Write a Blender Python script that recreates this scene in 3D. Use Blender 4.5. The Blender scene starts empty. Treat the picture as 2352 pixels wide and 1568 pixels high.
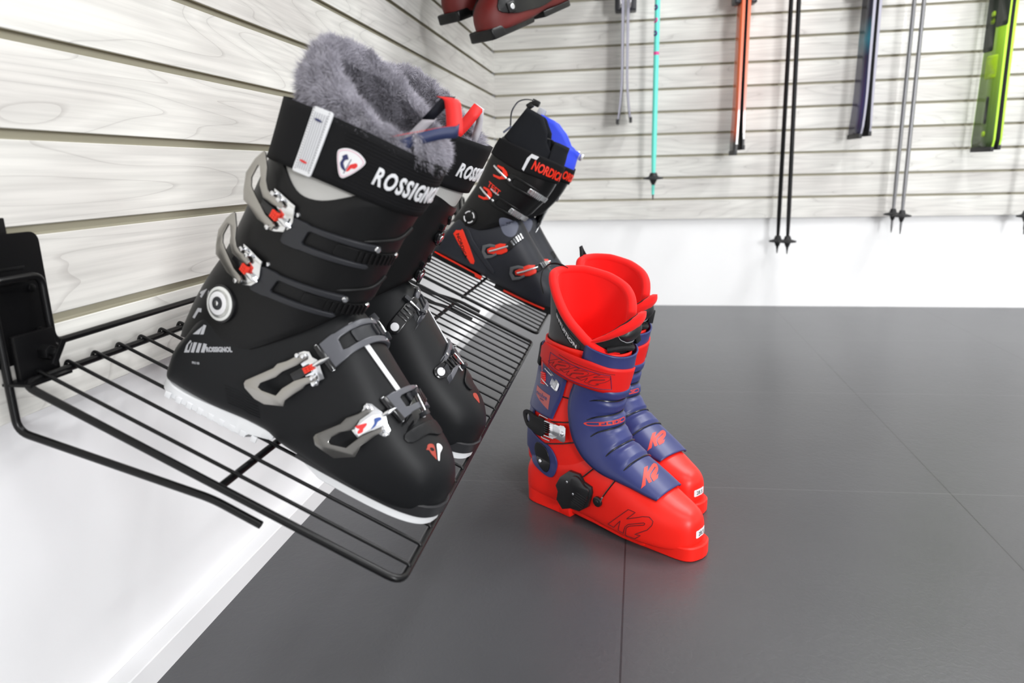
import bpy, bmesh, math, random
import numpy as np
from mathutils import Vector, Matrix, Euler
from mathutils.bvhtree import BVHTree
from mathutils.geometry import tessellate_polygon
random.seed(7); rng = np.random.default_rng(11)
PI = math.pi
sc = bpy.context.scene
COL = sc.collection

# ------------------------------------------------------------------ camera
cam_d = bpy.data.cameras.new('camera'); cam = bpy.data.objects.new('camera', cam_d); COL.objects.link(cam)
YAW, PITCH, ROLL = -0.1652, 0.2403, 0.0242
_f = Vector((math.sin(YAW)*math.cos(PITCH), math.cos(YAW)*math.cos(PITCH), -math.sin(PITCH)))
_r = Vector((math.cos(YAW), -math.sin(YAW), 0)); _d = _f.cross(_r)
_r2 = math.cos(ROLL)*_r + math.sin(ROLL)*_d; _d2 = -math.sin(ROLL)*_r + math.cos(ROLL)*_d
cam.matrix_world = Matrix.Translation((0, 0, 0.6)) @ Matrix((_r2, -_d2, -_f)).transposed().to_4x4()
cam_d.sensor_width = 36; cam_d.lens = 1600/2352*36; cam_d.clip_start = 0.02; cam_d.clip_end = 50
cam_d.dof.use_dof = True; cam_d.dof.focus_distance = 0.98; cam_d.dof.aperture_fstop = 5.2
sc.camera = cam

# ------------------------------------------------------------------ world, exposure, lights
w = bpy.data.worlds.new('world'); sc.world = w; w.use_nodes = True
w.node_tree.nodes['Background'].inputs[0].default_value = (1, 1, 1, 1)
w.node_tree.nodes['Background'].inputs[1].default_value = 0.3
sc.view_settings.view_transform = 'Standard'; sc.view_settings.look = 'None'
sc.view_settings.gamma = 1; sc.view_settings.use_curve_mapping = False
sc.view_settings.exposure = 0.02
sc.render.film_transparent = False
def area(name, loc, rot, sx, sy, power, color=(.985, .99, 1)):
    l = bpy.data.lights.new(name, 'AREA'); l.shape = 'RECTANGLE'; l.size = sx; l.size_y = sy; l.energy = power; l.color = color
    o = bpy.data.objects.new(name, l); COL.objects.link(o); o.location = loc; o.rotation_euler = rot; return o
CEIL = 2.75
for k, (lx, ly, pw) in enumerate([(0.85, 1.75, 29), (2.1, 1.6, 35), (0.7, -0.6, 17), (2.1, -0.8, 22), (1.5, 2.4, 20)]):
    area('ceiling_lamp_light', (lx, ly, CEIL-0.06), (0, 0, 0), 0.3, 1.2 if k != 4 else 0.3, pw)

_w = area('low_right_light', (2.55, -2.5, 1.05), (0, 0, 0), 0.7, 0.8, 118, (.98, .99, 1)); _w.rotation_euler = (Vector((.6, 2.4, .5))-_w.location).to_track_quat('-Z', 'Y').to_euler()  # low lamp placed to throw the ski shadows; no shopfront is seen

# ------------------------------------------------------------------ materials
def mat(name, col, rough=0.5, metal=0.0, spec=0.5, coat=0.0, bump=None, emis=None, trans=0.0, sheen=0.0):
    m = bpy.data.materials.new(name); m.use_nodes = True; nt = m.node_tree; b = nt.nodes['Principled BSDF']
    b.inputs['Base Color'].default_value = (*col, 1); b.inputs['Roughness'].default_value = rough
    b.inputs['Metallic'].default_value = metal; b.inputs['Specular IOR Level'].default_value = spec
    b.inputs['Coat Weight'].default_value = coat; b.inputs['Transmission Weight'].default_value = trans
    b.inputs['Sheen Weight'].default_value = sheen
    if bump:   # (scale, strength, distance)
        tc = nt.nodes.new('ShaderNodeTexCoord'); nz = nt.nodes.new('ShaderNodeTexNoise'); bp = nt.nodes.new('ShaderNodeBump')
        nz.inputs['Scale'].default_value = bump[0]; nz.inputs['Detail'].default_value = 3
        bp.inputs['Strength'].default_value = bump[1]; bp.inputs['Distance'].default_value = bump[2]
        nt.links.new(tc.outputs['Object'], nz.inputs['Vector']); nt.links.new(nz.outputs['Fac'], bp.inputs['Height'])
        nt.links.new(bp.outputs['Normal'], b.inputs['Normal'])
    return m
def srgb(r, g, b):
    f = lambda c: (c/255/12.92 if c/255 <= .04045 else ((c/255+.055)/1.055)**2.4)
    return (f(r), f(g), f(b))
def N(nt, t, **kw):
    n = nt.nodes.new(t)
    for k, v in kw.items():
        if hasattr(n, k): setattr(n, k, v)
        else: n.inputs[k].default_value = v
    return n
def wood_mat(name, axis):
    # white-washed grained board; a plank is 0.0894 m tall, each with its own figure
    m = bpy.data.materials.new(name); m.use_nodes = True; nt = m.node_tree; b = nt.nodes['Principled BSDF']; L = nt.links.new
    tc = N(nt, 'ShaderNodeTexCoord'); sp = N(nt, 'ShaderNodeSeparateXYZ'); L(tc.outputs['Object'], sp.inputs[0])
    zz = N(nt, 'ShaderNodeMath', operation='MULTIPLY_ADD'); L(sp.outputs['Z'], zz.inputs[0]); zz.inputs[1].default_value = 1/0.0894; zz.inputs[2].default_value = -0.381/0.0894
    fl = N(nt, 'ShaderNodeMath', operation='FLOOR'); L(zz.outputs[0], fl.inputs[0])
    off = N(nt, 'ShaderNodeMath', operation='MULTIPLY'); L(fl.outputs[0], off.inputs[0]); off.inputs[1].default_value = 7.31
    along = sp.outputs['Y' if axis == 'y' else 'X']
    a1 = N(nt, 'ShaderNodeMath', operation='ADD'); L(along, a1.inputs[0]); L(off.outputs[0], a1.inputs[1])
    cb = N(nt, 'ShaderNodeCombineXYZ'); L(a1.outputs[0], cb.inputs[0]); L(sp.outputs['Z'], cb.inputs[1]); L(off.outputs[0], cb.inputs[2])
    mp = N(nt, 'ShaderNodeMapping'); mp.inputs['Scale'].default_value = (1.0, 11, 1); L(cb.outputs[0], mp.inputs[0])
    n1 = N(nt, 'ShaderNodeTexNoise'); n1.inputs['Scale'].default_value = 1.0; n1.inputs['Detail'].default_value = 1.5; n1.inputs['Distortion'].default_value = 0.5; L(mp.outputs[0], n1.inputs['Vector'])
    mu = N(nt, 'ShaderNodeMath', operation='MULTIPLY'); L(n1.outputs['Fac'], mu.inputs[0]); mu.inputs[1].default_value = 15
    fr = N(nt, 'ShaderNodeMath', operation='FRACT'); L(mu.outputs[0], fr.inputs[0])
    r1 = N(nt, 'ShaderNodeValToRGB'); L(fr.outputs[0], r1.inputs[0]); e = r1.color_ramp.elements
    e[0].position = 0; e[0].color = (.74, .73, .73, 1); e[1].position = 1; e[1].color = (.90, .90, .90, 1)
    x = e.new(.07); x.color = (.93, .93, .93, 1); x = e.new(.5); x.color = (1, 1, 1, 1)
    mp2 = N(nt, 'ShaderNodeMapping'); mp2.inputs['Scale'].default_value = (5, 160, 1); L(cb.outputs[0], mp2.inputs[0])
    n2 = N(nt, 'ShaderNodeTexNoise'); n2.inputs['Scale'].default_value = 1.0; n2.inputs['Detail'].default_value = 4; L(mp2.outputs[0], n2.inputs['Vector'])
    r2 = N(nt, 'ShaderNodeValToRGB'); L(n2.outputs['Fac'], r2.inputs[0]); e = r2.color_ramp.elements
    e[0].position = .3; e[0].color = (.85, .85, .85, 1); e[1].position = .6; e[1].color = (1, 1, 1, 1)
    mp3 = N(nt, 'ShaderNodeMapping'); mp3.inputs['Scale'].default_value = (2.5, 9, 1); L(cb.outputs[0], mp3.inputs[0])
    n3 = N(nt, 'ShaderNodeTexNoise'); n3.inputs['Scale'].default_value = 1.0; n3.inputs['Detail'].default_value = 2; L(mp3.outputs[0], n3.inputs['Vector'])
    r3 = N(nt, 'ShaderNodeValToRGB'); L(n3.outputs['Fac'], r3.inputs[0]); e = r3.color_ramp.elements
    e[0].position = .35; e[0].color = (*srgb(222, 219, 214), 1); e[1].position = .65; e[1].color = (*srgb(240, 239, 233), 1)
    q = N(nt, 'ShaderNodeMix', data_type='RGBA', blend_type='MULTIPLY'); q.inputs[0].default_value = 1; L(r1.outputs[0], q.inputs[6]); L(r2.outputs[0], q.inputs[7])
    q2 = N(nt, 'ShaderNodeMix', data_type='RGBA', blend_type='MULTIPLY'); q2.inputs[0].default_value = 1; L(q.outputs[2], q2.inputs[6]); L(r3.outputs[0], q2.inputs[7])
    L(q2.outputs[2], b.inputs['Base Color']); b.inputs['Roughness'].default_value = .5; b.inputs['Specular IOR Level'].default_value = .3
    bp = N(nt, 'ShaderNodeBump'); bp.inputs['Strength'].default_value = .12; bp.inputs['Distance'].default_value = .001; L(n2.outputs['Fac'], bp.inputs['Height']); L(bp.outputs[0], b.inputs['Normal'])
    return m
def floor_mat():
    m = bpy.data.materials.new('grey_floor_tile'); m.use_nodes = True; nt = m.node_tree; b = nt.nodes['Principled BSDF']; L = nt.links.new
    tc = N(nt, 'ShaderNodeTexCoord'); sp = N(nt, 'ShaderNodeSeparateXYZ'); L(tc.outputs['Object'], sp.inputs[0])
    def seam(p, q_, kq, o, pitch, half):
        a = N(nt, 'ShaderNodeMath', operation='MULTIPLY_ADD'); L(q_, a.inputs[0]); a.inputs[1].default_value = -kq; L(p, a.inputs[2])
        s = N(nt, 'ShaderNodeMath', operation='SUBTRACT'); L(a.outputs[0], s.inputs[0]); s.inputs[1].default_value = o - pitch/2
        d = N(nt, 'ShaderNodeMath', operation='DIVIDE'); L(s.outputs[0], d.inputs[0]); d.inputs[1].default_value = pitch
        f = N(nt, 'ShaderNodeMath', operation='FRACT'); L(d.outputs[0], f.inputs[0])
        c = N(nt, 'ShaderNodeMath', operation='SUBTRACT'); L(f.outputs[0], c.inputs[0]); c.inputs[1].default_value = .5
        ab = N(nt, 'ShaderNodeMath', operation='ABSOLUTE'); L(c.outputs[0], ab.inputs[0])
        l = N(nt, 'ShaderNodeMath', operation='LESS_THAN'); L(ab.outputs[0], l.inputs[0]); l.inputs[1].default_value = half/pitch
        return l.outputs[0]
    s1 = seam(sp.outputs['X'], sp.outputs['Y'], .0174, -.012, .59, .0013)
    s2 = seam(sp.outputs['Y'], sp.outputs['X'], .045, 1.27, .60, .0008)
    n1 = N(nt, 'ShaderNodeTexNoise'); n1.inputs['Scale'].default_value = 1.6; n1.inputs['Detail'].default_value = 4; L(tc.outputs['Object'], n1.inputs['Vector'])
    r = N(nt, 'ShaderNodeValToRGB'); L(n1.outputs['Fac'], r.inputs[0]); e = r.color_ramp.elements
    e[0].position = .3; e[0].color = (.060, .061, .066, 1); e[1].position = .7; e[1].color = (.076, .077, .083, 1)
    mx = N(nt, 'ShaderNodeMix', data_type='RGBA'); L(s1, mx.inputs[0]); L(r.outputs[0], mx.inputs[6]); mx.inputs[7].default_value = (.03, .03, .033, 1)
    mh = N(nt, 'ShaderNodeMath', operation='MULTIPLY'); L(s2, mh.inputs[0]); mh.inputs[1].default_value = .45
    mx2 = N(nt, 'ShaderNodeMix', data_type='RGBA'); L(mh.outputs[0], mx2.inputs[0]); L(mx.outputs[2], mx2.inputs[6]); mx2.inputs[7].default_value = (.22, .22, .22, 1)
    L(mx2.outputs[2], b.inputs['Base Color'])
    n2 = N(nt, 'ShaderNodeTexNoise'); n2.inputs['Scale'].default_value = 90; n2.inputs['Detail'].default_value = 5; n2.inputs['Distortion'].default_value = 1.0; L(tc.outputs['Object'], n2.inputs['Vector'])
    n4 = N(nt, 'ShaderNodeTexNoise'); n4.inputs['Scale'].default_value = 12; n4.inputs['Detail'].default_value = 2; L(tc.outputs['Object'], n4.inputs['Vector'])
    ad = N(nt, 'ShaderNodeMath', operation='ADD'); L(n2.outputs['Fac'], ad.inputs[0]); L(n4.outputs['Fac'], ad.inputs[1])
    bp = N(nt, 'ShaderNodeBump'); bp.inputs['Strength'].default_value = .25; bp.inputs['Distance'].default_value = .0015; L(ad.outputs[0], bp.inputs['Height']); L(bp.outputs[0], b.inputs['Normal'])
    rr = N(nt, 'ShaderNodeMapRange'); L(n1.outputs['Fac'], rr.inputs[0]); rr.inputs[3].default_value = .26; rr.inputs[4].default_value = .38; L(rr.outputs[0], b.inputs['Roughness']); b.inputs['Specular IOR Level'].default_value = .6
    return m
M = {}
M['wood_left'] = wood_mat('whitewashed_slat_wood_left', 'y'); M['wood_back'] = wood_mat('whitewashed_slat_wood_back', 'x')
M['groove'] = mat('slat_groove', srgb(190, 185, 165), .6)
M['floor'] = floor_mat()
M['white'] = mat('white_wall_paint', (.92, .92, .93), .35, spec=.4)
M['white_wall_back'] = mat('white_wall_paint_back', (.95, .95, .95), .5)
M['base'] = mat('white_baseboard', (.88, .88, .89), .3)
M['ceil'] = mat('ceiling_paint', (.8, .8, .8), .8)
M['rackblack'] = mat('black_powder_coat', (.004, .004, .0045), .3, spec=.3)
M['bracket'] = mat('black_bracket_steel', (.003, .003, .0035), .38, spec=.25)

# ------------------------------------------------------------------ helpers
def link(name, me, m=None, parent=None, smooth=True):
    o = bpy.data.objects.new(name, me); COL.objects.link(o)
    if m is not None: 
        me.materials.clear()
        for x in (m if isinstance(m, (list, tuple)) else [m]): me.materials.append(x)
    if parent is not None: o.parent = parent
    if smooth: me.polygons.foreach_set('use_smooth', [True]*len(me.polygons))
    return o
def from_data(V, F, name='mesh'):
    me = bpy.data.meshes.new(name); me.from_pydata([tuple(v) for v in V], [], [tuple(f) for f in F]); me.update(); return me
def bm_mesh(bm, name='mesh'):
    bmesh.ops.recalc_face_normals(bm, faces=bm.faces)
    me = bpy.data.meshes.new(name); bm.to_mesh(me); bm.free(); return me
def sharp(me, ang=35):
    me.set_sharp_from_angle(angle=math.radians(ang)); return me
def tag(o, label, cat, group=None, kind=None):
    if label: o['label'] = label
    if cat: o['category'] = cat
    if group: o['group'] = group
    if kind: o['kind'] = kind
    return o
def empty(name, mw=None, loc=(0, 0, 0)):
    o = bpy.data.objects.new(name, None); COL.objects.link(o); o.empty_display_size = .05
    if mw is not None: o.matrix_world = mw
    else: o.location = loc
    return o
def fillet(pts, r, n=6):
    P = [Vector(p) for p in pts]; out = [P[0]]
    for i in range(1, len(P)-1):
        a, b, c = P[i-1], P[i], P[i+1]; u = (a-b); v = (c-b); rr = min(r, u.length*.45, v.length*.45)
        u.normalize(); v.normalize(); p0 = b+u*rr; p1 = b+v*rr
        for k in range(n+1):
            t = k/n; out.append(p0*(1-t)**2 + b*2*t*(1-t) + p1*t*t)
    out.append(P[-1]); return out
def tube_bm(bm, pts, r, seg=10, closed=False, rad=None):
    P = [Vector(p) for p in pts]; n = len(P); rings = []
    up = None
    for i in range(n):
        if closed: t = (P[(i+1) % n]-P[i-1])
        else: t = P[min(i+1, n-1)]-P[max(i-1, 0)]
        t.normalize()
        if up is None:
            up = Vector((0, 0, 1)) if abs(t.z) < .9 else Vector((1, 0, 0))
        x = (up - t*up.dot(t)); 
        if x.length < 1e-5: x = t.orthogonal()
        x.normalize(); up = x; y = t.cross(x)
        rr = rad[i] if rad else r
        rings.append([bm.verts.new(P[i]+x*rr*math.cos(2*PI*k/seg)+y*rr*math.sin(2*PI*k/seg)) for k in range(seg)])
    m = n if closed else n-1
    for i in range(m):
        a = rings[i]; b = rings[(i+1) % n]
        for k in range(seg): bm.faces.new((a[k], a[(k+1) % seg], b[(k+1) % seg], b[k]))
    if not closed:
        bm.faces.new(rings[0][::-1]); bm.faces.new(rings[-1])
    return bm
def tube(name, pts, r, m, parent=None, seg=10, closed=False, rad=None):
    bm = bmesh.new(); tube_bm(bm, pts, r, seg, closed, rad); me = bm_mesh(bm, name); sharp(me, 50)
    return link(name, me, m, parent)
def box_bm(bm, c, s, bev=0, rot=None, segs=2):
    r = bmesh.ops.create_cube(bm, size=1); vs = r['verts']
    for v in vs: v.co = Vector((v.co.x*s[0], v.co.y*s[1], v.co.z*s[2]))
    if bev:
        es = list({e for v in vs for e in v.link_edges}); q = bmesh.ops.bevel(bm, geom=es, offset=bev, segments=segs, profile=.6, affect='EDGES'); vs = list({v for f in q['faces'] for v in f.verts} | {v for v in vs if v.is_valid})
    mtx = Matrix.Translation(Vector(c)) @ (rot.to_4x4() if rot is not None else Matrix.Identity(4))
    for v in vs: v.co = mtx @ v.co
def boxo(name, c, s, m, parent=None, bev=0, rot=None):
    bm = bmesh.new(); box_bm(bm, c, s, bev, rot); me = bm_mesh(bm, name); sharp(me, 40); return link(name, me, m, parent)
def cyl_bm(bm, p0, p1, r0, r1=None, seg=20, bev=0):
    p0, p1 = Vector(p0), Vector(p1); r1 = r0 if r1 is None else r1; d = (p1-p0)
    if bev: pts = [p0, p0+d.normalized()*bev*.3, p0+d.normalized()*bev, p1-d.normalized()*bev, p1-d.normalized()*bev*.3, p1]; rad = [r0-bev, r0-bev*.3, r0, r1, r1-bev*.3, r1-bev]
    else: pts = [p0, p1]; rad = [r0, r1]
    tube_bm(bm, pts, 0, seg, rad=rad)
def cylo(name, p0, p1, r, m, parent=None, r1=None, seg=20, bev=0):
    bm = bmesh.new(); cyl_bm(bm, p0, p1, r, r1, seg, bev); me = bm_mesh(bm, name); sharp(me, 40); return link(name, me, m, parent)
def profile_extrude(name, prof, axis, a0, a1, m, parent=None):
    # prof: list of (u, z); axis 'y': u -> x ; axis 'x': u -> y
    V = []; n = len(prof)
    for a in (a0, a1):
        for (q, z) in prof: V.append((q, a, z) if axis == 'y' else (a, q, z))
    F = [(i, i+1, n+i+1, n+i) for i in range(n-1)]
    me = from_data(V, F, name); o = link(name, me, m, parent, smooth=False)
    if isinstance(m, list):
        for i, pl in enumerate(me.polygons): pl.material_index = 1 if (i >= 4 and (i-4) % 10 < 7 and i < n-2) else 0
    return o

# ------------------------------------------------------------------ the room
XL, YB, ZB, PZ = -0.569, 3.114, 0.381, 0.0894
XR, YF = 4.2, -2.6
def struct(o): o['kind'] = 'structure'; return o
def quad(name, pts, m): return struct(link(name, from_data(pts, [tuple(range(len(pts)))], name), m, smooth=False))
quad('floor', [(XL-.1, YF, 0), (XR, YF, 0), (XR, YB+.1, 0), (XL-.1, YB+.1, 0)], M['floor'])
quad('ceiling', [(XL-.1, YF, CEIL), (XL-.1, YB+.1, CEIL), (XR, YB+.1, CEIL), (XR, YF, CEIL)], M['ceil'])
quad('wall_right', [(XR, YF, 0), (XR, YF, CEIL), (XR, YB+.1, CEIL), (XR, YB+.1, 0)], M['white'])
quad('wall_front', [(XL-.1, YF, 0), (XL-.1, YF, CEIL), (XR, YF, CEIL), (XR, YF, 0)], M['white'])
quad('wall_left', [(XL-.018, YF, 0), (XL-.018, YB+.1, 0), (XL-.018, YB+.1, CEIL), (XL-.018, YF, CEIL)], M['white'])
quad('wall_back', [(XL-.1, YB+.018, 0), (XR, YB+.018, 0), (XR, YB+.018, CEIL), (XL-.1, YB+.018, CEIL)], M['white_wall_back'])
def slat_profile(front, s):
    # s = +1 : depth goes to -u (left wall) ; -1 : depth goes +u (back wall)
    p = [(front - s*.0175, ZB)]; k = 0; z = ZB
    while z < CEIL-.02:
        b = .0008
        top = z + PZ - (.0098 if True else 0)
        p += [(front - s*b, z), (front, z+b), (front, top-b), (front-s*b, top)]
        if z + PZ > CEIL-.02: break
        # slot: lower lip edge runs in, cavity up behind the lip of the next board
        p += [(front-s*.0045, top), (front-s*.0050, top-.004), (front-s*.011, top-.004), (front-s*.011, z+PZ+.004), (front-s*.005, z+PZ+.004), (front-s*.0045, z+PZ)]
        z += PZ
    p.append((front-s*.0175, z+PZ)); return p
struct(profile_extrude('trim_1', slat_profile(XL, 1), 'y', YF, YB, [M['wood_left'], M['groove']]))
struct(profile_extrude('trim_2', [(q, z) for q, z in slat_profile(YB, -1)], 'x', XL, XR, [M['wood_back'], M['groove']]))
struct(profile_extrude('baseboard_left', [(-.5868, 0.0345), (-.5620, .0345), (-.5607, .033), (-.5606, 0)], 'y', YF, YB+.018, M['base']))

# ------------------------------------------------------------------ the sloping wire shelves
TH = math.radians(26.78)
SU = Vector((math.cos(TH), 0, -math.sin(TH))); SN = Vector((math.sin(TH), 0, math.cos(TH)))
SA = Vector((-.539, .524, .428))
def sh(u, v, h=0): return SA + SU*u + Vector((0, v, 0)) + SN*h
def art_plate(x, y0, y1, z0, z1, r=.010, t=.0025):
    bm = bmesh.new(); pts = []
    for (cy, cz, a0) in ((y1-r, z1-r, 0), (y0+r, z1-r, PI/2), (y0+r, z0+r, PI), (y1-r, z0+r, 1.5*PI)):
        for i in range(6): a = a0+PI/2*i/5; pts.append((cy+r*math.cos(a), cz+r*math.sin(a)))
    A = [bm.verts.new((x, p[0], p[1])) for p in pts]; B = [bm.verts.new((x+t, p[0], p[1])) for p in pts]; n = len(pts)
    bm.faces.new(A[::-1]); bm.faces.new(B)
    for i in range(n): bm.faces.new((A[i], A[(i+1) % n], B[(i+1) % n], B[i]))
    # pressed ribs of the plate
    for zz in (z0+.075, z0+.088): box_bm(bm, (x+t, (y0+y1)/2, zz), (.0016, (y1-y0)*.55, .003), .0006)
    return bm
def wire_shelf(v0, v1, label, first):
    root = empty('wire_shelf', loc=sh(0, v0)); root.rotation_euler = (0, 0, 0)
    tag(root, label, 'shelf', 'sloping black wire shelves'); bpy.context.view_layer.update()
    inv = Matrix.Translation(-Vector(sh(0, v0)))
    T = lambda pts: [inv @ Vector(p) for p in pts]
    B = M['rackblack']; r1 = .0037; rw = .0019; D = .3905
    tube('frame', fillet(T([sh(.2, v0, -r1), sh(.004, v0, -r1), sh(.004, v1, -r1), sh(D, v1, -r1), sh(D, v0, -r1), sh(.2, v0, -r1)]), .014), r1, B, root, seg=12)
    tube('cross_bar', T([sh(.206, v0+.003, -.0062), sh(.206, v1-.003, -.0062)]), r1, B, root)
    n = int((v1-v0-.02)/.0357)
    for k in range(n):
        v = v0 + .022 + k*.0357
        if v > v1-.015: break
        tube('wire', fillet(T([sh(-.002, v, -.006), sh(-.002, v, rw*.5), sh(D-.001, v, rw*.5), sh(D+.0015, v, -.004)]), .004, 4), rw, B, root, seg=8)
    # bent support rod: out under the side, up the wall, back along the wall
    for (vv, s) in ((v0, 1), (v1, -1)):
        y = SA.y+vv-.007*s*0; x0 = -.5515
        ym = SA.y+(v0+v1)/2
        a = Vector((-.319, y-.001, .297)); b = Vector((-.363, y-.001, .320))
        tube('support_rod', fillet(T([a, b, (x0, y, .377), (x0, y, .5145), (x0, y+.057*s, .5145), (x0, y+.057*s, .4475), (x0, ym, .4475)]), .012), r1, B, root, seg=12)
        # bracket plate hooked into the slat groove
        bm = bmesh.new(); yc = y+.024*s
        bm.free(); bm = art_plate(-.565, yc-.050, yc+.050, .4345, .5545)
        box_bm(bm, (-.567, yc-.012*s, .558), (.003, .062, .022), .001)
        box_bm(bm, (-.572, yc-.012*s, .567), (.012, .062, .003), .001)
        for q in bm.verts: q.co = inv @ q.co
        me = bm_mesh(bm, 'bracket_plate'); sharp(me, 35); br = link('bracket_plate', me, M['bracket'], root)
        bm = bmesh.new(); box_bm(bm, (-.5450, y+.028*s, .443), (.006, .046, .044), .0015)
        box_bm(bm, (-.541, y+.022*s, .422), (.030, .05, .003), .001)
        for q in bm.verts: q.co = inv @ q.co
        me = bm_mesh(bm, 'clamp'); sharp(me, 35); link('clamp', me, M['bracket'], br)
        bm = bmesh.new(); cyl_bm(bm, (-.543, y+.034*s, .444), (-.533, y+.034*s, .444), .0075, seg=6, bev=.001); cyl_bm(bm, (-.534, y+.034*s, .444), (-.526, y+.034*s, .444), .004, seg=12, bev=.0008)
        box_bm(bm, (-.526, y+.034*s, .444), (.003, .026, .006), .001, Matrix.Rotation(.9, 3, 'X'))
        for q in bm.verts: q.co = inv @ q.co
        me = bm_mesh(bm, 'wing_screw'); sharp(me, 35); link('wing_screw', me, M['bracket'], br)
        for (dy, dz) in ((.03, .012), (.03, -.03), (-.01, .03)):
            cylo('rivet', inv @ Vector((-.562, yc+dy*s, .49+dz)), inv @ Vector((-.5595, yc+dy*s, .49+dz)), .004, M['bracket'], br, bev=.0008)
    return root
wire_shelf(0.0, .885, 'black wire shelf nearest the camera, sloping from the left slat wall', True)
wire_shelf(.965, 1.85, 'black wire shelf farther along the left slat wall, behind the near one', False)
# ------------------------------------------------------------------ shape tools for the boots (millimetres inside a boot)
MM = 0.001
def cr(keys, x):
    # monotone-ish cubic interpolation through keys [(x, v...)]
    xs = [k[0] for k in keys]
    if x <= xs[0]: return np.array(keys[0][1:], float)
    if x >= xs[-1]: return np.array(keys[-1][1:], float)
    i = max(j for j in range(len(xs)-1) if xs[j] <= x)
    p1 = np.array(keys[i][1:], float); p2 = np.array(keys[i+1][1:], float); h = xs[i+1]-xs[i]
    m1 = (p2-p1)/h if i == 0 else (p2-np.array(keys[i-1][1:], float))/(xs[i+1]-xs[i-1])
    m2 = (p2-p1)/h if i+2 >= len(xs) else (np.array(keys[i+2][1:], float)-p1)/(xs[i+2]-xs[i])
    t = (x-xs[i])/h
    return p1*(2*t**3-3*t*t+1) + m1*h*(t**3-2*t*t+t) + p2*(-2*t**3+3*t*t) + m2*h*(t**3-t*t)
def spow(v, e): return math.copysign(abs(v)**e, v)
class Cuff:
    """tube of rings around a leaning shaft: keys (h, back, front, halfwidth); z = h + tilt*(s-centre); phi 0 = front, pi/2 = lateral (-y)"""
    def __init__(s, keys, tilt=0.08, n=2.3, yc=0, egg=0): s.k = keys; s.tilt = tilt; s.e = 2/n; s.yc = yc; s.egg = egg
    def p(s, phi, h, off=0, raw=False):
        b0, f0, w0 = cr(s.k, h); c = (b0+f0)/2; a = (f0-b0)/2
        x = c + a*spow(math.cos(phi), s.e); y = s.yc - w0*(1+s.egg*math.cos(phi))*spow(math.sin(phi), s.e)
        P = Vector((x, y, h + s.tilt*(x-c)))
        return P + s.nrm(phi, h)*off if off else P
    def nrm(s, phi, h):
        d = .02
        u = s.p(phi+d, h)-s.p(phi-d, h); v = s.p(phi, h+1)-s.p(phi, h-1)
        n = u.cross(v); n = -n if n.dot(s.p(phi, h)-Vector(((s.k[0][1]+s.k[0][2])/2 if False else sum(cr(s.k, h)[:2])/2, s.yc, h))) < 0 else n
        return n.normalized()
    def inv(s, P):
        h = P[2]
        for _ in range(6):
            b0, f0, w0 = cr(s.k, h); c = (b0+f0)/2; h = P[2]-s.tilt*(P[0]-c)
        a = (f0-b0)/2; q = 1/s.e; cx = max(-1, min(1, (P[0]-c)/a)); eg = 1 + s.egg*spow(cx, q)
        return math.atan2(spow(-(P[1]-s.yc)/w0/eg, q), spow((P[0]-c)/a, q)), h
    def arc(s, h, n=256):
        P = [s.p(-PI+2*PI*i/n, h) for i in range(n+1)]; L = [0]
        for i in range(n): L.append(L[-1]+(P[i+1]-P[i]).length)
        return np.linspace(-PI, PI, n+1), np.array(L)
def grid_mesh(fn, us, vs, closed_u=False, name='mesh', caps=False):
    V = []; F = []; nu, nv = len(us), len(vs)
    for v in vs:
        for u in us: V.append(fn(u, v))
    for j in range(nv-1):
        for i in range(nu if closed_u else nu-1):
            a = j*nu+i; b = j*nu+(i+1) % nu; F.append((a, b, b+nu, a+nu))
    if caps:
        F.append(tuple(range(nu))[::-1]); F.append(tuple((nv-1)*nu+i for i in range(nu)))
    return V, F
class BootFrame:
    """local axes of one boot: x forward (s), y left, z up; mir=+1 lateral side is -y, mir=-1 mirrored"""
    def __init__(s, mw, mir=1): s.mw = mw; s.mir = mir
    def fix(s, me_V, F):
        V = [Vector((p[0]*MM, p[1]*MM*s.mir, p[2]*MM)) for p in me_V]
        return V, F
def bmesh_obj(bf, name, V, F, m, parent, smooth=True, ang=None, solid=0, bev=0, sub=0):
    V, F = bf.fix(V, F)
    bm = bmesh.new(); vs = [bm.verts.new(v) for v in V]
    for f in F:
        try: bm.faces.new([vs[i] for i in f])
        except ValueError: pass
    bmesh.ops.remove_doubles(bm, verts=bm.verts, dist=1e-6)
    me = bm_mesh(bm, name)
    if ang: sharp(me, ang)
    o = link(name, me, m, parent, smooth)
    if ang: sharp(me, ang)
    if solid:
        md = o.modifiers.new('solid', 'SOLIDIFY'); md.thickness = solid*MM; md.offset = -1
    if bev:
        md = o.modifiers.new('bev', 'BEVEL'); md.width = bev*MM; md.segments = 2; md.limit_method = 'ANGLE'; md.angle_limit = math.radians(50)
    if sub:
        md = o.modifiers.new('sub', 'SUBSURF'); md.levels = sub; md.render_levels = sub
    return o
def bm_obj(bf, name, bm, m, parent, ang=40):
    """bm given in millimetres of the boot frame"""
    for v in bm.verts: v.co = Vector((v.co.x*MM, v.co.y*MM*bf.mir, v.co.z*MM))
    me = bm_mesh(bm, name); sharp(me, ang); return link(name, me, m, parent)
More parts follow.
